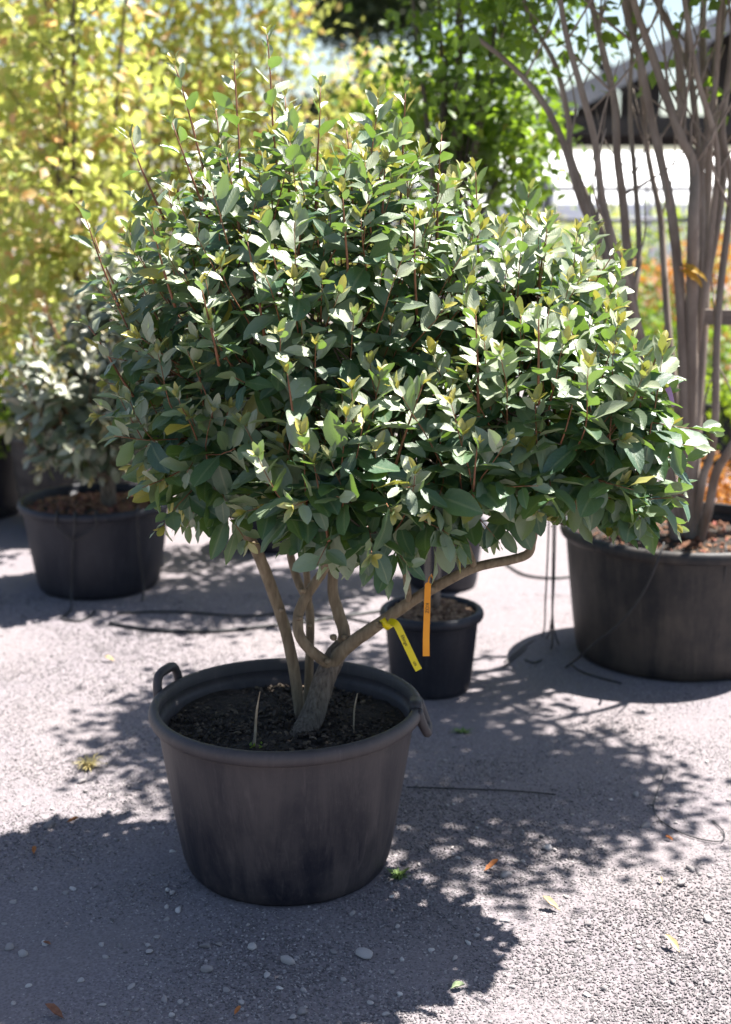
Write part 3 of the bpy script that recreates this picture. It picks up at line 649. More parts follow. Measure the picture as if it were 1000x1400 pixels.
r1 = thing('broadleaf_shrub', 'broad dense evergreen shrub with silvery leaves and bare leaning trunks in the dusty handled tub', 'shrub', (base.x, base.y, 0.37))
tr.build('trunk', [M['bark'], M['bark_grey']], r1); S.tw.build('branchwork', [M['twig'], M['stem_dark']], r1)
S.finish(r1, lf1, V1, sc1, 300, M['leaf'])
r2 = thing('broadleaf_shrub', 'smaller olive green shrub with low spreading branches in the tub with the drip tube', 'shrub', b2)
tr2.build('trunk', M['bark_grey'], r2); T.tw.build('branchwork', [M['twig'], M['stem_dark']], r2)
T.finish(r2, lf2, V2, sc2, 160, M['leaf_pale'])

# ------------------------------------------------------------------ other trees and shrubs
def crown_mesh(name, blobs, n, L, m, root, seed, clump=14, spread=.11, yel=0.0, wf=1.25, up=.8, shell=.45, bias=0.0):
    rs = np.random.RandomState(seed); tot = sum(b[6] if len(b) > 6 else 1 for b in blobs); Ps = []; lvs = []
    for b in blobs:
        w = b[6] if len(b) > 6 else 1; nc = max(1, int(n * w / tot / clump))
        q = rs.randn(nc, 3); q /= np.linalg.norm(q, axis=1, keepdims=True); q *= (shell + (1 - shell) * rs.rand(nc, 1) ** .6) * (0.85 + .3 * rs.rand(nc, 1))
        c = np.array(b[:3]) + q * np.array(b[3:6])
        tone = np.clip(.5 + bias + .25 * rs.randn(nc), 0, 1)
        p = c[:, None, :] + rs.randn(nc, clump, 3) * spread * np.array([1, 1, .8])
        Ps.append(p.reshape(-1, 3)); lvs.append(np.clip(np.repeat(tone, clump) + .16 * rs.randn(nc * clump), 0, 1))
    Pn = np.concatenate(Ps); t = np.concatenate(lvs); k = len(Pn)
    D = rs.randn(k, 3); D[:, 2] -= .3; N = rs.randn(k, 3) * .6; N[:, 2] += up
    lv = np.stack([t, rs.rand(k) ** 4 * .8, (rs.rand(k) < yel) * rs.rand(k)], 1)
    return link(name, small_leaf_mesh(name, Pn, D, N, L * (.6 + .7 * rs.rand(k)), lv, m, wf), root)
def plant(name, label, cat, base, stems, blobs, n, L, m, bark, seed, group=None, **kw):
    root = thing(name, label, cat, base, group); rg = random.Random(seed); b = MB()
    for pts, r0, r1_ in stems:
        k = len(pts); pp, q = smooth_path(pts, [r0 + (r1_ - r0) * i / (k - 1) for i in range(k)], 4); b.tube(pp, q, 8, 0, .04, rg)
    if stems: b.build('trunk', bark, root)
    crown_mesh('crown', blobs, n, L, m, root, seed, **kw)
    return root
def fan(base, n, h, spread, rg, r0=.02, twig=True):
    out = []
    for k in range(n):
        a = 6.283 * k / n + rg.uniform(-.4, .4); q = spread * rg.uniform(.3, 1)
        top = Vector((base[0] + math.cos(a) * q, base[1] + math.sin(a) * q, h * rg.uniform(.8, 1)))
        b0 = Vector((base[0] + math.cos(a) * .04, base[1] + math.sin(a) * .04, base[2]))
        m1 = b0.lerp(top, .35) + Vector((rg.gauss(0, .05), rg.gauss(0, .05), .05)); m2 = b0.lerp(top, .7) + Vector((rg.gauss(0, .05), rg.gauss(0, .05), .05))
        out.append(([b0, m1, m2, top], r0 * rg.uniform(.7, 1.1), r0 * .25))
        if twig:
            for _ in range(4):
                s0 = b0.lerp(top, rg.uniform(.3, .85)); e = s0 + Vector((rg.gauss(0, .25), rg.gauss(0, .25), rg.uniform(.2, .6)))
                out.append(([s0, s0.lerp(e, .5) + Vector((0, 0, -.03)), e], r0 * .4, r0 * .15))
    return out
rgp = random.Random(9)
# tall yellow and orange leaved young trees behind on the left
YEL = [((112, 7.1), .46, 'tall yellow leaved young tree rising out of the ribbed tub', 0.0, 5200),
       ((-30, 8.6), 0, 'yellow and orange leaved tree with an upright grey stem beside the lime green bush', 0.12, 4600),
       ((235, 9.2), 0, 'dense golden leaved tree with many thin upright stems behind the ribbed tub', -0.05, 6000),
       ((345, 9.0), 0, 'golden green tree directly behind the tallest shoots of the broad shrub', -0.12, 5200),
       ((60, 10.0), 0, 'back row tree with yellow and salmon young leaves between two golden trees', 0.15, 5200)]
for i, ((px, d), z0, lab, bias, n) in enumerate(YEL):
    x = P(px, 500, d).x; rg = random.Random(40 + i)
    st = fan((x, d, z0 if z0 else 0.36), 5, 3.9, .42, rg, .014)
    if not z0:
        pot('black nursery pot holding the ' + ('grey stemmed yellow and orange tree', 'dense golden tree', 'golden green tree', 'salmon tipped back row tree')[i - 1], (x, d), .25, .21, .40, M['pot_clean'], .36, None, 60 + i, seg=32)
    bl = [(x + rg.uniform(-.2, .2), d + rg.uniform(-.2, .2), z, .48, .45, .36) for z in (.85, 1.25, 1.65, 2.05, 2.45, 2.85, 3.25)]
    plant('yellow_tree', lab, 'tree', (x, d, z0 if z0 else .36), st, bl, int(n * .78), .076, M['yel'], M['stem_dark'], 140 + i, spread=.10, yel=.2, bias=bias - .1, shell=.2)
x = P(485, 300, 9.4).x
pot('black nursery pot holding the short amber tipped tree', (x, 9.4), .25, .21, .4, M['pot_clean'], .36, None, 71, seg=32)
plant('yellow_tree', 'shorter amber tipped tree in front of the dark layered conifer', 'tree', (x, 9.4, .36), fan((x, 9.4, .36), 6, 2.4, .35, rgp, .014),
      [(x + a, 9.4, z, .36, .35, .3) for a, z in ((-.1, 1.2), (.15, 1.6), (-.1, 2.0), (.12, 2.35))], 3600, .05, M['yel'], M['stem_dark'], 151, spread=.1, yel=.15, bias=.1, shell=.2)
# lime green bush low on the left
c = P(10, 545, 7.35)
plant('lime_bush', 'low bright lime green bush in the black tub at the end of the row', 'bush', (FAR_C[0], FAR_C[1], .41), fan((FAR_C[0], FAR_C[1], .41), 5, 1.0, .25, rgp, .012),
      [(c.x - .05, c.y, c.z, .42, .36, .26), (c.x + .25, c.y + .1, c.z + .05, .25, .3, .2)], 2600, .05, M['lime'], M['stem_dark'], 161, spread=.07)
# dark layered conifer
cx = P(500, 40, 15).x
dk = [(P(470, 20, 15).x, 15, P(470, 20, 15).z, .42, .5, .26, 1.3), (P(545, 5, 15.2).x, 15.2, P(545, 5, 15.2).z, .45, .5, .3, 1.3), (P(500, -60, 15).x, 15, P(500, -60, 15).z, .7, .6, .35, 1.5),
      (P(460, 150, 15).x, 15, P(460, 150, 15).z, .5, .5, .16, .8), (P(560, 130, 15).x, 15.2, P(560, 130, 15).z, .6, .5, .2, 1), (P(500, 230, 15).x, 15, P(500, 230, 15).z, .9, .6, .25, 1.2), (cx, 15, 1.0, 1.0, .7, .35, 1.2)]
plant('conifer', 'dark layered conifer standing behind the amber tipped tree', 'tree', (cx, 15, 0), [([(cx, 15, 0), (cx + .05, 15, 1.8), (cx - .05, 15, 3.4), (cx, 15, 4.6)], .12, .04)] +
      [([(cx, 15, b[2] - .1), ((cx + b[0]) / 2, 15, b[2] - .02), (b[0], 15, b[2])], .05, .02) for b in dk[:6]], dk, 17000, .12, M['dark'], M['stem_dark'], 171, wf=.5, spread=.12, shell=.1)
# broad green tree right of it
gx, gy = MID_C
gb = [(P(a, b_, 6.3).x, 6.3 + e, P(a, b_, 6.3).z, .26, .3, .2, w) for a, b_, e, w in ((610, 60, 0, .5), (670, 30, .2, .7), (575, 150, .3, .6), (640, 130, -.1, 1), (690, 170, .1, .9), (610, 215, .1, 1), (670, 240, .1, .8), (715, 200, .3, .7), (640, -60, 0, .8), (710, -40, .1, .8), (600, -130, .2, .8), (640, -170, .1, 1.2), (720, -150, .2, 1), (540, -200, .3, 1))]
plant('green_tree', 'leafy mid green tree between the dark conifer and the pavilion', 'tree', (gx, gy, .26), [([(gx, gy, .26), (gx - .02, gy + .05, 1.0), (gx + .06, gy + .2, 1.9), (gx + .02, gy + .3, 3.2)], .03, .010)] +
      [([(gx, gy + .1, 1.2), ((gx + b[0]) / 2, gy + .2, (1.4 + b[2]) / 2), (b[0], b[1], b[2])], .014, .004) for b in gb], gb, 5600, .062, M['green'], M['stem_dark'], 181, spread=.09, shell=.2, yel=.03)

# bare many stemmed tree in the very large tub
root = thing('multi_stem_tree', 'tall many stemmed tree with smooth grey brown trunks growing in the very large tub', 'tree', (RIGHT_C[0], RIGHT_C[1], .43))
STEMS = [
    ([(925, 742), (908, 650), (890, 540), (862, 440), (826, 345), (793, 270), (769, 192), (739, 135), (700, 90), (650, 50)], .020, .008, 5.00),
    ([(930, 742), (905, 600), (868, 430), (815, 300), (781, 216), (778, 168), (760, 90), (727, 30), (705, -40)], .018, .007, 5.12),
    ([(930, 742), (900, 560), (862, 410), (838, 330), (823, 270), (814, 195), (796, 126), (772, 36), (760, -60)], .019, .008, 4.92),
    ([(933, 742), (915, 640), (885, 500), (864, 407), (853, 285), (844, 210), (841, 144), (832, 99), (808, 0), (795, -70)], .022, .009, 5.05),
    ([(938, 742), (930, 600), (914, 450), (905, 318), (901, 285), (886, 210), (880, 144), (870, 60), (850, -60)], .016, .008, 5.20),
    ([(938, 742), (936, 600), (932, 430), (919, 294), (907, 234), (892, 168), (877, 90), (856, 15), (840, -60)], .022, .010, 5.0),
    ([(945, 742), (944, 600), (946, 420), (948, 300), (949, 228), (928, 180), (892, 75), (868, 6), (850, -70)], .026, .010, 4.98),
    ([(950, 742), (948, 600), (947, 420), (949, 231), (934, 195), (931, 135), (925, 60), (898, 0), (880, -70)], .024, .010, 5.10),
    ([(948, 742), (952, 600), (964, 420), (967, 285), (970, 180), (964, 120), (961, 30), (968, -70)], .022, .011, 5.18),
    ([(950, 735), (960, 660), (972, 620), (978, 570), (982, 430), (1000, 255), (988, 180), (1000, 75), (1010, -60)], .017, .010, 5.02),
    ([(955, 742), (968, 700), (980, 645), (1004, 605), (1040, 520), (1070, 380), (1080, 200), (1090, 0)], .019, .010, 4.95),
    ([(950, 430), (956, 250), (978, 120), (985, 0), (1000, -80)], .013, .008, 5.0),
    ([(948, 500), (960, 300), (950, 150), (940, 60), (950, -60)], .014, .010, 5.12),
    ([(952, 480), (975, 300), (980, 200), (952, 100), (930, -40)], .013, .008, 4.95),
    ([(960, 420), (990, 240), (975, 120), (990, 20), (985, -60)], .014, .009, 5.15),
    ([(866, 420), (874, 340), (868, 240), (862, 160), (866, 60), (890, -40)], .012, .006, 5.15)]
b = MB(); rg = random.Random(17)
for pts, r0, r1_, d in STEMS:
    k = len(pts); d0 = RIGHT_C[1]
    w = [P(px, py, d0 + (d - 5.06) * min(1, i / 3) * 2.2 + rg.gauss(0, .012)) for i, (px, py) in enumerate(pts)]
    if pts[0][1] > 700: w[0].z = .42
    pp, q = smooth_path(w, [(r0 + (r1_ - r0) * i / (k - 1)) for i in range(k)], 5); b.tube(pp, q, 10, 0, .03, rg)
    for _ in range(5):                              # side twigs
        j = rg.randrange(len(pp) // 3, len(pp) - 1); e = pp[j] + Vector((rg.gauss(0, .12), rg.gauss(0, .1), rg.uniform(.2, .5)))
        p2, q2 = smooth_path([pp[j], pp[j].lerp(e, .5) + Vector((rg.gauss(0, .03), 0, -.02)), e], [r1_ * .55, r1_ * .4, r1_ * .2], 3); b.tube(p2, q2, 6)
b.build('trunk', M['stem_brown'], root)
cb = []
for a, b_, e, w in ((700, -130, 0, 1), (800, -190, .1, 1), (900, -180, -.3, 1.2), (1000, -190, .1, 1.2), (1100, -170, 0, 1), (740, 20, .1, .16), (830, 60, .2, .08), (690, 60, 0, .2), (1080, 60, .1, .3), (980, -30, .3, .12), (900, -280, 0, 1.3), (1020, -300, .1, 1.3), (780, -290, 0, 1.2), (950, -200, .5, 1), (820, -180, -.5, 1), (1180, -150, -.5, 1.5), (1280, -120, -.6, 1.5), (1200, -250, -.8, 1.5), (1330, -220, -.5, 1.5), (1150, -260, -.3, 1.2), (1100, -330, -.6, 1.2)):
    q = P(a, b_, 5.05 + e); cb.append((q.x, q.y, q.z, .28, .42, .17, w))
crown_mesh('crown', cb, 15000, .058, M['green'], root, 191, spread=.09, shell=.1, bias=-.1)
# one drooping amber leaf on a spur
lf = MB().tube([P(938, 372, 4.95), P(930, 366, 4.93)], [.003, .002], 5)
lf.build('spur', M['twig'], root)
me = np_mesh('amber_leaf', TEMPL[4][0] * np.array([.075, .11, .15]), LQ.copy(), TEMPL[4][1], np.tile([[1.0, .3, .6]], (35, 1)), M['orange'], 4)
for D_, N_, dz in ((Vector((.9, -.25, -.12)), Vector((.1, -.55, .8)), 0.0), (Vector((.85, -.1, -.3)), Vector((.3, -.7, .5)), -.012)):
    D_.normalize(); Z_ = (N_ - D_ * N_.dot(D_)).normalized(); X_ = D_.cross(Z_)
    o = link('amber_leaf', me, root); o.matrix_basis = Matrix(((X_.x, D_.x, Z_.x, 0), (X_.y, D_.y, Z_.y, 0), (X_.z, D_.z, Z_.z, 0), (0, 0, 0, 1)))
    o.matrix_basis.translation = P(928, 364, 4.90) + Vector((0, 0, dz))

# wooden support by that tree
st = thing('tree_stake', 'weathered wooden stake with a crossbar tied to the many stemmed tree', 'stake', (P(1062, 800, 5.3).x, 5.3, 0))
bx = P(1062, 800, 5.3).x
e0, e1 = P(955, 433, 5.16), P(1075, 436, 5.2)
MB().box((bx, 5.3, .75), (.07, .07, 1.5), taper=.96).build('post', M['wood'], st, smooth=False)
dv = (e1 - e0); MB().box((e0 + e1) / 2, (dv.length, .03, .055), dv.to_track_quat('X', 'Z').to_matrix()).build('crossbar', M['wood'], st, smooth=False)

# plants in the small pots (mostly behind the crown)
def pot_plant(c, z0, h, lab, seed, px_off=0, n=900, m='green', r=.22, dark='stem_brown', stems=None):
    st = stems or [([(c[0] + dx, c[1], z0), (c[0] + dx * 1.3, c[1] + .01, z0 + h * .4), (c[0] + dx * .6, c[1], z0 + h)], .013, .005) for dx in (-.012, .018)]
    plant('potted_plant', lab, 'plant', (c[0], c[1], z0), st, [(c[0], c[1], z0 + h * .75, r, r, .24), (c[0], c[1], z0 + h, r * .8, r * .8, .2)], n, .05, M[m], M[dark], seed, spread=.06)
pot_plant(SMALL_C, .275, .95, 'slim twin stemmed plant growing from the coir filled pot', 201)
pot_plant(MID2_C, .28, 1.0, 'leafy plant in the pot beyond the shrub trunks', 203)

# ------------------------------------------------------------------ pavilion, fence, greenhouse, far planting
pvx, pvd = P(1010, 200, 16.0).x, 16.0
pv = thing('pavilion', 'open gabled pavilion with a dark slate roof and pale roof edge beyond the fence', 'pavilion', (pvx, pvd, 0))
half, ez, rz, dep = 2.45, 2.42, 3.62, 5.0
for sgn in (-1, 1):
    dx = Vector((sgn * half, 0, ez - rz)); L_ = dx.length; rot = Matrix.Rotation(math.atan2(rz - ez, half) * sgn, 3, 'Y')
    ce = Vector((pvx + sgn * half / 2, pvd + dep / 2, (ez + rz) / 2))
    rf = MB().box(ce, (L_ + .12, dep, .10), rot).build('roof', M['roof'], pv, smooth=False)
    MB().box(ce + Vector((0, -dep / 2 - .022, -.03)), (L_ + .16, .04, .24), rot).build('roof_edge', M['roof_edge'], rf, smooth=False)
    MB().box((pvx + sgn * (half - .1), pvd + dep / 2, ez - .12), (.12, dep - .1, .16)).build('eaves_beam', M['dark_wood'], pv, smooth=False)
for yy in (pvd + .12, pvd + dep - .12):
    MB().box((pvx, yy, ez - .02), (2 * half - .3, .12, .2)).build('tie_beam', M['dark_wood'], pv, smooth=False)
    MB().box((pvx, yy + .002, (ez + rz) / 2 - .02), (.14, .1, rz - ez - .2)).build('king_post', M['dark_wood'], pv, smooth=False)
    for sgn in (-1, 1):
        MB().box((pvx + sgn * 1.15, yy, ez + .27), (1.1, .09, .12), Matrix.Rotation(-.75 * sgn, 3, 'Y')).build('brace', M['dark_wood'], pv, smooth=False)
        MB().box((pvx + sgn * (half - .14), yy - .003, ez / 2 - .06), (.16, .16, ez - .12)).build('post', M['metal'], pv, smooth=False)
# weather boarding in the gable, with gaps
gb_ = MB()
for k in range(9):
    xx = pvx - 2.0 + k * .5
    hgt = (1 - abs(xx - pvx) / half) * (rz - ez) - .1
    if hgt > .1 and k not in (3, 6): MB().box((xx, pvd + .6, ez + hgt / 2), (.46, .03, hgt)).build('gable_board', M['dark_wood'], pv, smooth=False)

fd = 13.0
fx0, fx1 = P(560, 300, fd).x, P(1060, 300, fd).x
fe = thing('fence', 'thin grey metal fence with two rails in front of the pavilion', 'fence', ((fx0 + fx1) / 2, fd, 0))
for zz in (P(800, 258, fd).z, P(800, 301, fd).z, .5):
    MB().tube([(fx0, fd, zz), (fx1, fd, zz)], .022, 8).build('rail', M['metal'], fe)
for k in range(4):
    xx = P(748, 300, fd).x + (k - 1) * 1.35
    MB().box((xx, fd + .05, .9), (.07, .05, 1.8)).build('post', M['metal'], fe, smooth=False)

gd = 30.0
gh = thing('greenhouse', 'long low white film greenhouse far behind the fence', 'greenhouse', (6, gd, 0))
vs = []; fs = []
for i in range(13):
    a = math.pi * i / 12
    for xx in (-4, 22): vs.append((xx, gd + 3 - 3 * math.cos(a), 1.0 + 1.5 * math.sin(a) if 0 < i < 12 else 0.0))
for i in range(12): fs.append((2 * i, 2 * i + 1, 2 * i + 3, 2 * i + 2))
fs += [tuple(range(0, 26, 2)), tuple(range(25, 0, -2))]
MB().add(vs, fs).build('film', M['white_film'], gh, smooth=False)
for k in range(14):
    xx = -4 + 2 * k
    MB().tube([(xx, gd + 3 - 3.03 * math.cos(math.pi * i / 12), (1.0 + 1.53 * math.sin(math.pi * i / 12)) if 0 < i < 12 else 0) for i in range(13)], .03, 6).build('hoop', M['roof_edge'], gh)

FARP = [('yellow green feathery bush behind the fence', 745, 325, 13.8, .55, .30, 'yel', 1300, -.25), ('golden bush under the pavilion roof edge', 830, 318, 14.0, .55, .30, 'yel', 1300, -.1), ('pale green bush behind the amber leaf', 905, 330, 13.6, .5, .34, 'lime', 1400, 0),
        ('light yellow green bush beside the pavilion post', 975, 320, 13.9, .55, .4, 'yel', 1600, -.3), ('orange red low bush below the golden bushes', 880, 385, 11.5, .45, .22, 'orange', 1300, 0), ('broad orange bush behind the stems of the many stemmed tree', 975, 375, 11.2, .45, .26, 'orange', 1500, .05),
        ('deep green rounded bush in shade below the orange bush', 900, 455, 10.2, .5, .3, 'green', 1800, 0), ('green bush beside the wooden stake', 985, 470, 9.8, .5, .33, 'green', 2000, .1), ('small bright lime ball of foliage above the far path', 1003, 545, 8.6, .16, .15, 'lime', 700, .2),
        ('low orange groundcover plant behind the very large tub', 985, 672, 6.6, .22, .10, 'orange', 800, 0), ('small lime weed clump behind the many stemmed tree', 905, 600, 7.6, .12, .16, 'lime', 350, 0), ('green bush between the golden bush and the shrub', 815, 400, 11, .5, .35, 'green', 1700, .1)]
for i, (lab, px, py, d, rx, rz_, mm, n, bias) in enumerate(FARP):
    q = P(px, py, d); g0 = max(0.0, q.z - rz_)
    bl = [(q.x, d, q.z, rx, rx * .8, rz_, 1)]
    if g0 > .25: bl.append((q.x, d + .1, q.z / 2, rx * .9, rx * .7, q.z / 2 + .05, 1.2))
    plant('bush', lab, 'bush', (q.x, d, 0), fan((q.x, d, 0), 4, max(.2, q.z), rx * .5, rgp, .012, False), bl, n, .055 if d > 8 else .04, M[mm], M['stem_dark'], 300 + i, spread=.07, bias=bias)
# black trough under the lime ball
pot('dark far pot standing on the pale path under the lime ball', (P(975, 560, 8.8).x, 8.8), .2, .18, .42, M['pot_clean'], .38, None, 90, seg=32)
# ------------------------------------------------------------------ tags on the main shrub
def ribbon(path, widths, wdir, name, m, label, text, tpos, size, th=.0006):
    b = MB(); n = len(path); vs = []
    for i, p in enumerate(path):
        p = Vector(p); t = (Vector(path[min(i + 1, n - 1)]) - Vector(path[max(i - 1, 0)])).normalized()
        w = (Vector(wdir[i]) if isinstance(wdir, list) else Vector(wdir)); w = (w - t * w.dot(t)).normalized(); nn = t.cross(w)
        for sx, sn in ((-1, -1), (1, -1), (1, 1), (-1, 1)): vs.append(p + w * widths[i] / 2 * sx + nn * th * sn)
    fs = []
    for i in range(n - 1):
        for k in range(4):
            k2 = (k + 1) % 4; fs.append((i * 4 + k, i * 4 + k2, i * 4 + 4 + k2, i * 4 + 4 + k))
    fs += [(3, 2, 1, 0), tuple((n - 1) * 4 + k for k in range(4))]
    root = thing(name, label, 'plant tag', path[0])
    b.add(vs, fs).build('strip', m, root); edge_split(root.children[0], 50)
    for txt, i, sz in text:
        cu = bpy.data.curves.new('lettering', 'FONT'); cu.body = txt; cu.size = sz; cu.align_x = 'CENTER'; cu.align_y = 'CENTER'
        tmp = bpy.data.objects.new('lettering_source', cu); COL.objects.link(tmp)
        bpy.context.view_layer.update()
        me = bpy.data.meshes.new_from_object(tmp.evaluated_get(bpy.context.evaluated_depsgraph_get()))
        bpy.data.objects.remove(tmp); me.materials.clear(); me.materials.append(M['ink'])
        o = link('lettering', me, root)
        p = Vector(path[i]); t = (Vector(path[i + 1]) - Vector(path[i - 1])).normalized(); w = Vector(wdir); w = (w - t * w.dot(t)).normalized(); nn = t.cross(w)
        if nn.y > 0: nn = -nn
        yv = nn.cross(t)
        o.matrix_basis = Matrix(((t.x, yv.x, nn.x, 0), (t.y, yv.y, nn.y, 0), (t.z, yv.z, nn.z, 0), (0, 0, 0, 1)))
        o.matrix_basis.translation = p + nn * (th + .0012)
    return root
yp, _ = smooth_path([P(531, 849, 3.295), P(537, 850, 3.285), P(543, 855, 3.275), P(551, 871, 3.27), P(560, 890, 3.27), P(568, 907, 3.27), P(573, 916, 3.27)], [1] * 7, 4)
yr = ribbon(yp, [.0175] * len(yp), (.85, 0, .45), 'plant_tag', M['tag_yellow'], 'yellow strap tag looped round the slanting branch and curling down', [('Ebinge', 13, .0115), ('uis', 20, .0115)], 0, 0)
lp = [P(529, 850, 3.335) + Vector((.0, 0, 0))]
ax = (P(540, 839, 3.33) - P(512, 858, 3.345)).normalized(); u1 = ax.cross(Vector((0, 1, 0))).normalized(); u2 = ax.cross(u1)
loop = MB(); vs = []; K = 20
for k in range(K):
    a = 2 * math.pi * k / K
    for s_, r_ in ((-1, .0195), (1, .0195), (1, .0185), (-1, .0185)): vs.append(lp[0] + ax * s_ * .009 + (u1 * math.cos(a) + u2 * math.sin(a)) * r_)
fs = [(k * 4 + j, k * 4 + (j + 1) % 4, ((k + 1) % K) * 4 + (j + 1) % 4, ((k + 1) % K) * 4 + j) for k in range(K) for j in range(4)]
loop.add(vs, fs).build('loop', M['tag_yellow'], yr)
op, _ = smooth_path([P(586, 796, 3.268), P(585, 806, 3.266), P(584, 840, 3.264), P(583, 870, 3.264), P(583, 897, 3.266)], [1] * 5, 4)
ow = [.004, .010, .0142] + [.0148] * (len(op) - 3); ow = [o_ + .0022 * i / len(op) for i, o_ in enumerate(ow)]
og = ribbon(op, ow, (1, 0, 0), 'plant_tag', M['tag_orange'], 'orange strip tag hanging straight down from the slanting branch', [('KOZ', 7, .0125)], 0, 0)
MB().tube([P(586, 797, 3.268), P(587, 790, 3.27), P(590, 785, 3.30), P(594, 797, 3.315), P(588, 799, 3.29), P(586, 798, 3.268)], .0016, 5).build('tie', M['tag_orange'], og)
pp, _ = smooth_path([P(913, 530, 3.08), P(917, 540, 3.078), P(921, 556, 3.076)], [1] * 3, 4)
ribbon(pp, [.014 - .0008 * i for i in range(len(pp))], (1, 0, .1), 'plant_tag', M['tag_purple'], 'small mauve label tucked among the leaves at the end of the broad shrub', [], 0, 0)

# ------------------------------------------------------------------ drip tubes
def hose(label, pts, r=.004, group=None, extra=None):
    pp, q = smooth_path(pts, [r] * len(pts), 6)
    if not extra: return MB().tube(pp, q, 6).build('drip_tube', M['rubber'], None, label=label, cat='tube', group=group)
    root = thing('drip_tube', label, 'tube', pts[-1], group); MB().tube(pp, q, 6).build('main_line', M['rubber'], root)
    for e in extra:
        p2, q2 = smooth_path(e, [r] * len(e), 6); MB().tube(p2, q2, 6).build('branch_line', M['rubber'], root)
def lp_(px, py, off=0): return G(px, py, .006 + off)
dl = LEFT_C[1] - .345
def over_rim(px, d_in, yoff=0.0):                 # from inside the pot, over the lip, down the outer wall
    x = P(px, 700, dl).x; yf = LEFT_C[1] - math.sqrt(max(.01, .34 ** 2 - (x - LEFT_C[0]) ** 2)) - .004
    return [Vector((x, yf + .07, .37)), Vector((x, yf + .035, .404)), Vector((x, yf + .012, .408)), Vector((x, yf - .008, .392)), Vector((x, yf - .004, .35))], yf
jn = Vector((P(100, 742, dl).x, dl + .012, .285))
ex = []
for px in (76, 102, 130):
    w_, yf = over_rim(px, .07); ex.append(w_ + [w_[-1].lerp(jn, .55) + Vector((0, -.006, 0)), jn])
hose('thin black drip tube splitting into three over the rim of the olive shrub tub', [jn, P(99, 770, dl + .022), P(98, 810, dl + .03), lp_(96, 834), lp_(85, 845), lp_(112, 848), lp_(130, 835)], .0045, None, ex)
w_, yf = over_rim(183, .07)
hose('single black drip tube running straight down the shaded side of the olive shrub tub', w_ + [Vector((w_[-1].x, yf + .02, .2)), Vector((w_[-1].x + .01, yf + .035, .05)), Vector((w_[-1].x + .01, yf - .02, .006))], .0045)
hose('black hose lying across the gravel behind the wide dusty tub', [lp_(150, 852), lp_(210, 861), lp_(290, 863), lp_(350, 858), lp_(420, 850), lp_(500, 838), lp_(560, 830)], .008)
hose('thinner black hose lying above the other in the shade of the crown', [lp_(160, 838), lp_(240, 836), lp_(330, 842), lp_(400, 838), lp_(480, 846), lp_(540, 860)], .005)
dr = 4.86
hose('black drip tubes hanging from the crown edge to a tangle by the very large tub', [P(751, 705, dr), P(749, 760, dr), P(746, 820, dr), lp_(742, 868), lp_(715, 890), lp_(688, 912)], .0032, None,
     [[P(757, 705, dr), P(756, 770, dr), P(755, 850, dr), lp_(754, 886), lp_(735, 905), lp_(718, 902)], [P(760, 705, dr), P(758, 790, dr), P(756, 845, dr), lp_(764, 880), lp_(790, 915), lp_(850, 934)], [P(755, 845, dr), lp_(748, 872), lp_(725, 878), lp_(690, 905)]])
rf_ = RIGHT_C[1]
hose('drip tube sagging diagonally across the front of the very large tub', [P(908, 742, 4.66), P(900, 765, 4.625), P(880, 810, 4.65), P(850, 850, 4.68), P(815, 878, 4.72), P(790, 900, 4.76), lp_(774, 912)], .004)
hose('drip tube dangling short over the rim of the very large tub', [P(992, 745, 4.70), P(993, 765, 4.665), P(988, 810, 4.685), P(984, 860, 4.70), P(983, 872, 4.702)], .004)
hose('pale dusty hose curving between the pots on the sunny gravel', [lp_(690, 770), lp_(715, 785), lp_(750, 790), lp_(785, 788)], .006)
hose('thin wire lying straight on the gravel beside the wide dusty tub', [lp_(556, 1076), lp_(620, 1078), lp_(700, 1081), lp_(760, 1086)], .0022)
hose('thin wire bent into an open ring on the gravel', [lp_(912, 1052), lp_(898, 1085), lp_(895, 1110), lp_(915, 1130), lp_(950, 1145), lp_(985, 1150), lp_(990, 1138), lp_(975, 1122)], .0018)

# ------------------------------------------------------------------ small things on the ground and in the tub
def stalk(label, pts, r, leafy=None):
    pp, q = smooth_path([p for p in pts], r, 4)
    if leafy is None: return MB().tube(pp, q, 6).build('dry_stalk', M['dry'], None, label=label, cat='stalk')
    root = thing('dry_stalk', label, 'stalk', pts[0]); MB().tube(pp, q, 6).build('stem', M['dry'], root)
    crown_mesh('leaf_tuft', [(pts[0].x, pts[0].y, pts[0].z + .012, .008, .008, .012)], 24, .014, M['lime'], root, 77, clump=6, spread=.006)
stalk('dry pale stalk with a green foot in the soil of the dusty tub', [P(347, 1030, 3.21), P(349, 1005, 3.21), P(351, 975, 3.21), P(354, 955, 3.215), P(356, 945, 3.215)], [.004, .0035, .003, .0012, .0008], True)
stalk('thin bent dry stalk in the sunlit soil of the dusty tub', [P(484, 1012, 3.32), P(484, 990, 3.32), P(485, 968, 3.32), P(489, 948, 3.325)], [.002, .002, .0022, .001])

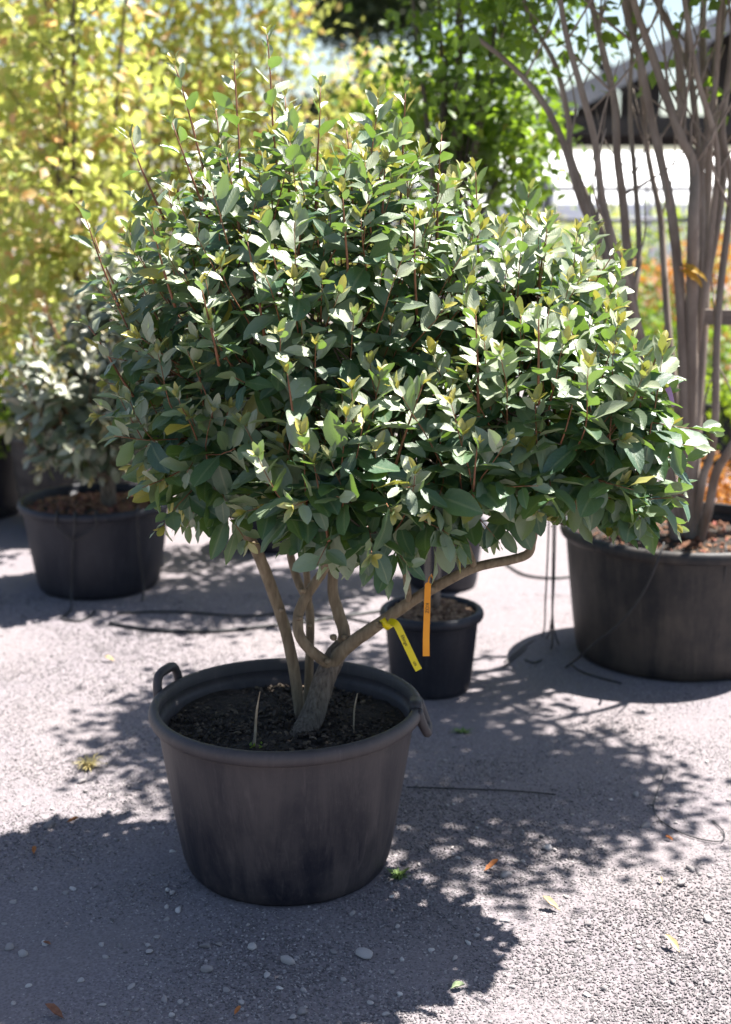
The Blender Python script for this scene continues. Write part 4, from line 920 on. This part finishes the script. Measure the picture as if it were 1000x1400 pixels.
def pebble_mesh(seed):
    rs = random.Random(seed); import bmesh
    bm = bmesh.new(); bmesh.ops.create_icosphere(bm, subdivisions=2, radius=1)
    ks = [(Vector((rs.gauss(0, 1), rs.gauss(0, 1), rs.gauss(0, 1))).normalized(), rs.uniform(.5, .85)) for _ in range(10)]
    for v in bm.verts:
        for n_, h_ in ks:
            e = v.co.dot(n_)
            if e > h_: v.co -= n_ * (e - h_) * .95
    me = bpy.data.meshes.new('pebble'); bm.to_mesh(me); bm.free(); me.materials.append(M['pebble'])
    me.polygons.foreach_set('use_smooth', [True] * len(me.polygons)); return me
PM = [pebble_mesh(i) for i in range(8)]
rg = random.Random(33)
SEEN = [(69, 1130, 11), (112, 1070, 9), (13, 1298, 9), (32, 1306, 10), (203, 1294, 5), (283, 1328, 9), (282, 1295, 8), (393, 1316, 10), (498, 1307, 12), (456, 1302, 7), (413, 1386, 9), (400, 1392, 7), (49, 1216, 6), (100, 1216, 6), (90, 1222, 6), (20, 1235, 7), (18, 1205, 6),
        (944, 1189, 8), (957, 1196, 5), (970, 1198, 6), (932, 1210, 8), (883, 1131, 8), (870, 1088, 8), (748, 1161, 10), (692, 1198, 9), (968, 1258, 8), (780, 1287, 7), (873, 1296, 6), (690, 1260, 7), (700, 1350, 6), (824, 1352, 7), (965, 1346, 5), (920, 1343, 5), (228, 1258, 6), (244, 1245, 7), (215, 1282, 6), (230, 1218, 5),
        (300, 1292, 7), (345, 1296, 8), (365, 1334, 6), (145, 1310, 5), (110, 1342, 7), (180, 1350, 6), (60, 1290, 5), (260, 1190, 7), (236, 1165, 6), (160, 1150, 5), (150, 1110, 6), (640, 1290, 5), (590, 1300, 6), (470, 1340, 6), (536, 1330, 5), (330, 1372, 6), (205, 1302, 7), (140, 1375, 6)]
GL = {0: 'rounded grey pebble lying loose on the gravel', 1: 'small pale chip of stone lying loose on the gravel', 2: 'flat grey stone among smaller chips on the gravel'}
GG = {0: 'rounded pebbles on the gravel', 1: 'small stone chips on the gravel', 2: 'flat stones on the gravel'}
allp = [(G(a, b_), s * .62 / 520.0 * 1.35) for a, b_, s in SEEN]
for _ in range(125):
    g = G(rg.uniform(0, 1000), 1085 + 315 * rg.random() ** .7 if rg.random() < .7 else rg.uniform(960, 1150)); allp.append((g, rg.uniform(.0045, .0095)))
for p, s in allp:
    if (p.x - MAIN_C[0]) ** 2 + (p.y - MAIN_C[1]) ** 2 < .285 ** 2: continue
    k = 0 if s > .0125 else (2 if s > .0088 else 1)
    o = link('pebble', PM[rg.randrange(8)], None, GL[k], 'pebble', GG[k])
    fl = .5 if k == 2 else .72
    o.scale = (s * rg.uniform(.95, 1.35), s * rg.uniform(.8, 1.05), s * fl); o.location = (p.x, p.y, s * fl * .45); o.rotation_euler = (rg.gauss(0, .15), rg.gauss(0, .15), rg.uniform(0, 6.28))

M['fallen_orange'] = simple('fallen_leaf_russet', [(0.3, (0.30, 0.10, 0.03)), (0.7, (0.42, 0.17, 0.05))], 90, .7, .3)
M['fallen_pale'] = simple('fallen_leaf_straw', [(0.3, (0.5, 0.36, 0.17)), (0.7, (0.6, 0.48, 0.29))], 90, .7, .3)
M['fallen_green'] = simple('fallen_leaf_green', [(0.3, (0.22, 0.28, 0.14)), (0.7, (0.3, 0.36, 0.2))], 90, .6, .2)
M['fallen_brown'] = simple('fallen_leaf_brown', [(0.3, (0.14, 0.06, 0.035)), (0.7, (0.26, 0.12, 0.07))], 90, .8, .3)
def fallen(label, px, py, L, ang, m, curl=.5, w=.4):
    tv, tu = leaf_template(None, 1.1, -curl, .08, px, .2, w); tv = tv.copy() * L
    me = np_mesh('fallen_leaf', tv - np.array([0, L / 2, 0]), LQ.copy(), tu, np.zeros((35, 3)), M[m], 4)
    o = link('fallen_leaf', me, None, label, 'leaf'); p = G(px, py); o.location = (p.x, p.y, .006); o.rotation_euler = (0, 0, math.radians(ang)); return o
fallen('curled russet fallen leaf at the edge of the dappled shade', 672, 1191, .046, -65, 'fallen_orange')
fallen('straw yellow fallen leaf folded in two on sunny gravel', 753, 1244, .050, 60, 'fallen_pale')
fallen('slim straw coloured fallen leaf standing on its edge in full sun', 919, 1298, .052, 30, 'fallen_pale', .4, .35)
fallen('pale green flat fallen leaf inside the crown shadow', 626, 1353, .036, -70, 'fallen_green', .08, .5)
fallen('small russet fallen leaf beside the round grey pebble', 100, 1126, .036, -80, 'fallen_orange', .3)
fallen('orange brown fallen leaf at the dappled shade margin', 47, 1167, .030, 10, 'fallen_orange', .3)
fallen('tiny red brown fallen leaf in deep shade by the crown shadow', 325, 1387, .026, -30, 'fallen_orange', .3)
fallen('crumpled brown fallen leaf with ragged edge in deep shade', 75, 1393, .05, 70, 'fallen_brown', .5)
fallen('small amber fallen leaf near the wire ring', 915, 1150, .026, 50, 'fallen_orange', .2)
fallen('small tan fallen leaf near the dark pebble', 903, 1207, .024, 0, 'fallen_pale', .2)
fallen('red brown leaf scrap beside two pale pebbles', 65, 1294, .022, 80, 'fallen_brown', .2)
fallen('russet leaf scrap on dappled gravel behind the small chips', 335, 1086 - 40, .02, 20, 'fallen_orange', .2) if False else None
fallen('faded tan leaf on the sunny gravel beside the tub handle', 150, 905, .045, 70, 'fallen_pale', .3)

def tuft(name, label, cat, p, n, h, sp, m, seed, w=.0016):
    rs = random.Random(seed); b = MB()
    for _ in range(n):
        a = rs.uniform(0, 6.28); q = rs.random() * sp * .4; hh = h * rs.uniform(.5, 1.1); o_ = rs.uniform(.3, 1.2) * sp
        s0 = Vector((p.x + math.cos(a) * q, p.y + math.sin(a) * q, 0)); m_ = s0 + Vector((math.cos(a) * o_ * .4, math.sin(a) * o_ * .4, hh * .8)); e = s0 + Vector((math.cos(a) * o_, math.sin(a) * o_, hh * rs.uniform(.5, 1)))
        t = Vector((-math.sin(a), math.cos(a), 0)) * w
        b.add([s0 - t, s0 + t, m_ + t * .8, m_ - t * .8, e], [(0, 1, 2, 3), (3, 2, 4)])
    b.build(name, M[m], None, label=label, cat=cat)
M['straw'] = simple('straw_grass', [(0.3, (0.3, 0.24, 0.10)), (0.7, (0.42, 0.36, 0.16))], 40, .7, 0)
M['weed'] = simple('weed_green', [(0.3, (0.07, 0.13, 0.03)), (0.7, (0.14, 0.21, 0.05))], 60, .6, 0)
tuft('grass_tuft', 'small dry straw coloured grass tuft on the gravel left of the wide dusty tub', 'grass tuft', G(122, 1050), 90, .035, .045, 'straw', 5)
tuft('weed', 'tiny green weed against the foot of the wide dusty tub', 'weed', G(546, 1200), 34, .022, .03, 'weed', 6, .0035)
tuft('weed', 'faint green weed on shaded gravel behind the wide dusty tub', 'weed', G(632, 1003), 30, .015, .035, 'weed', 7, .003)
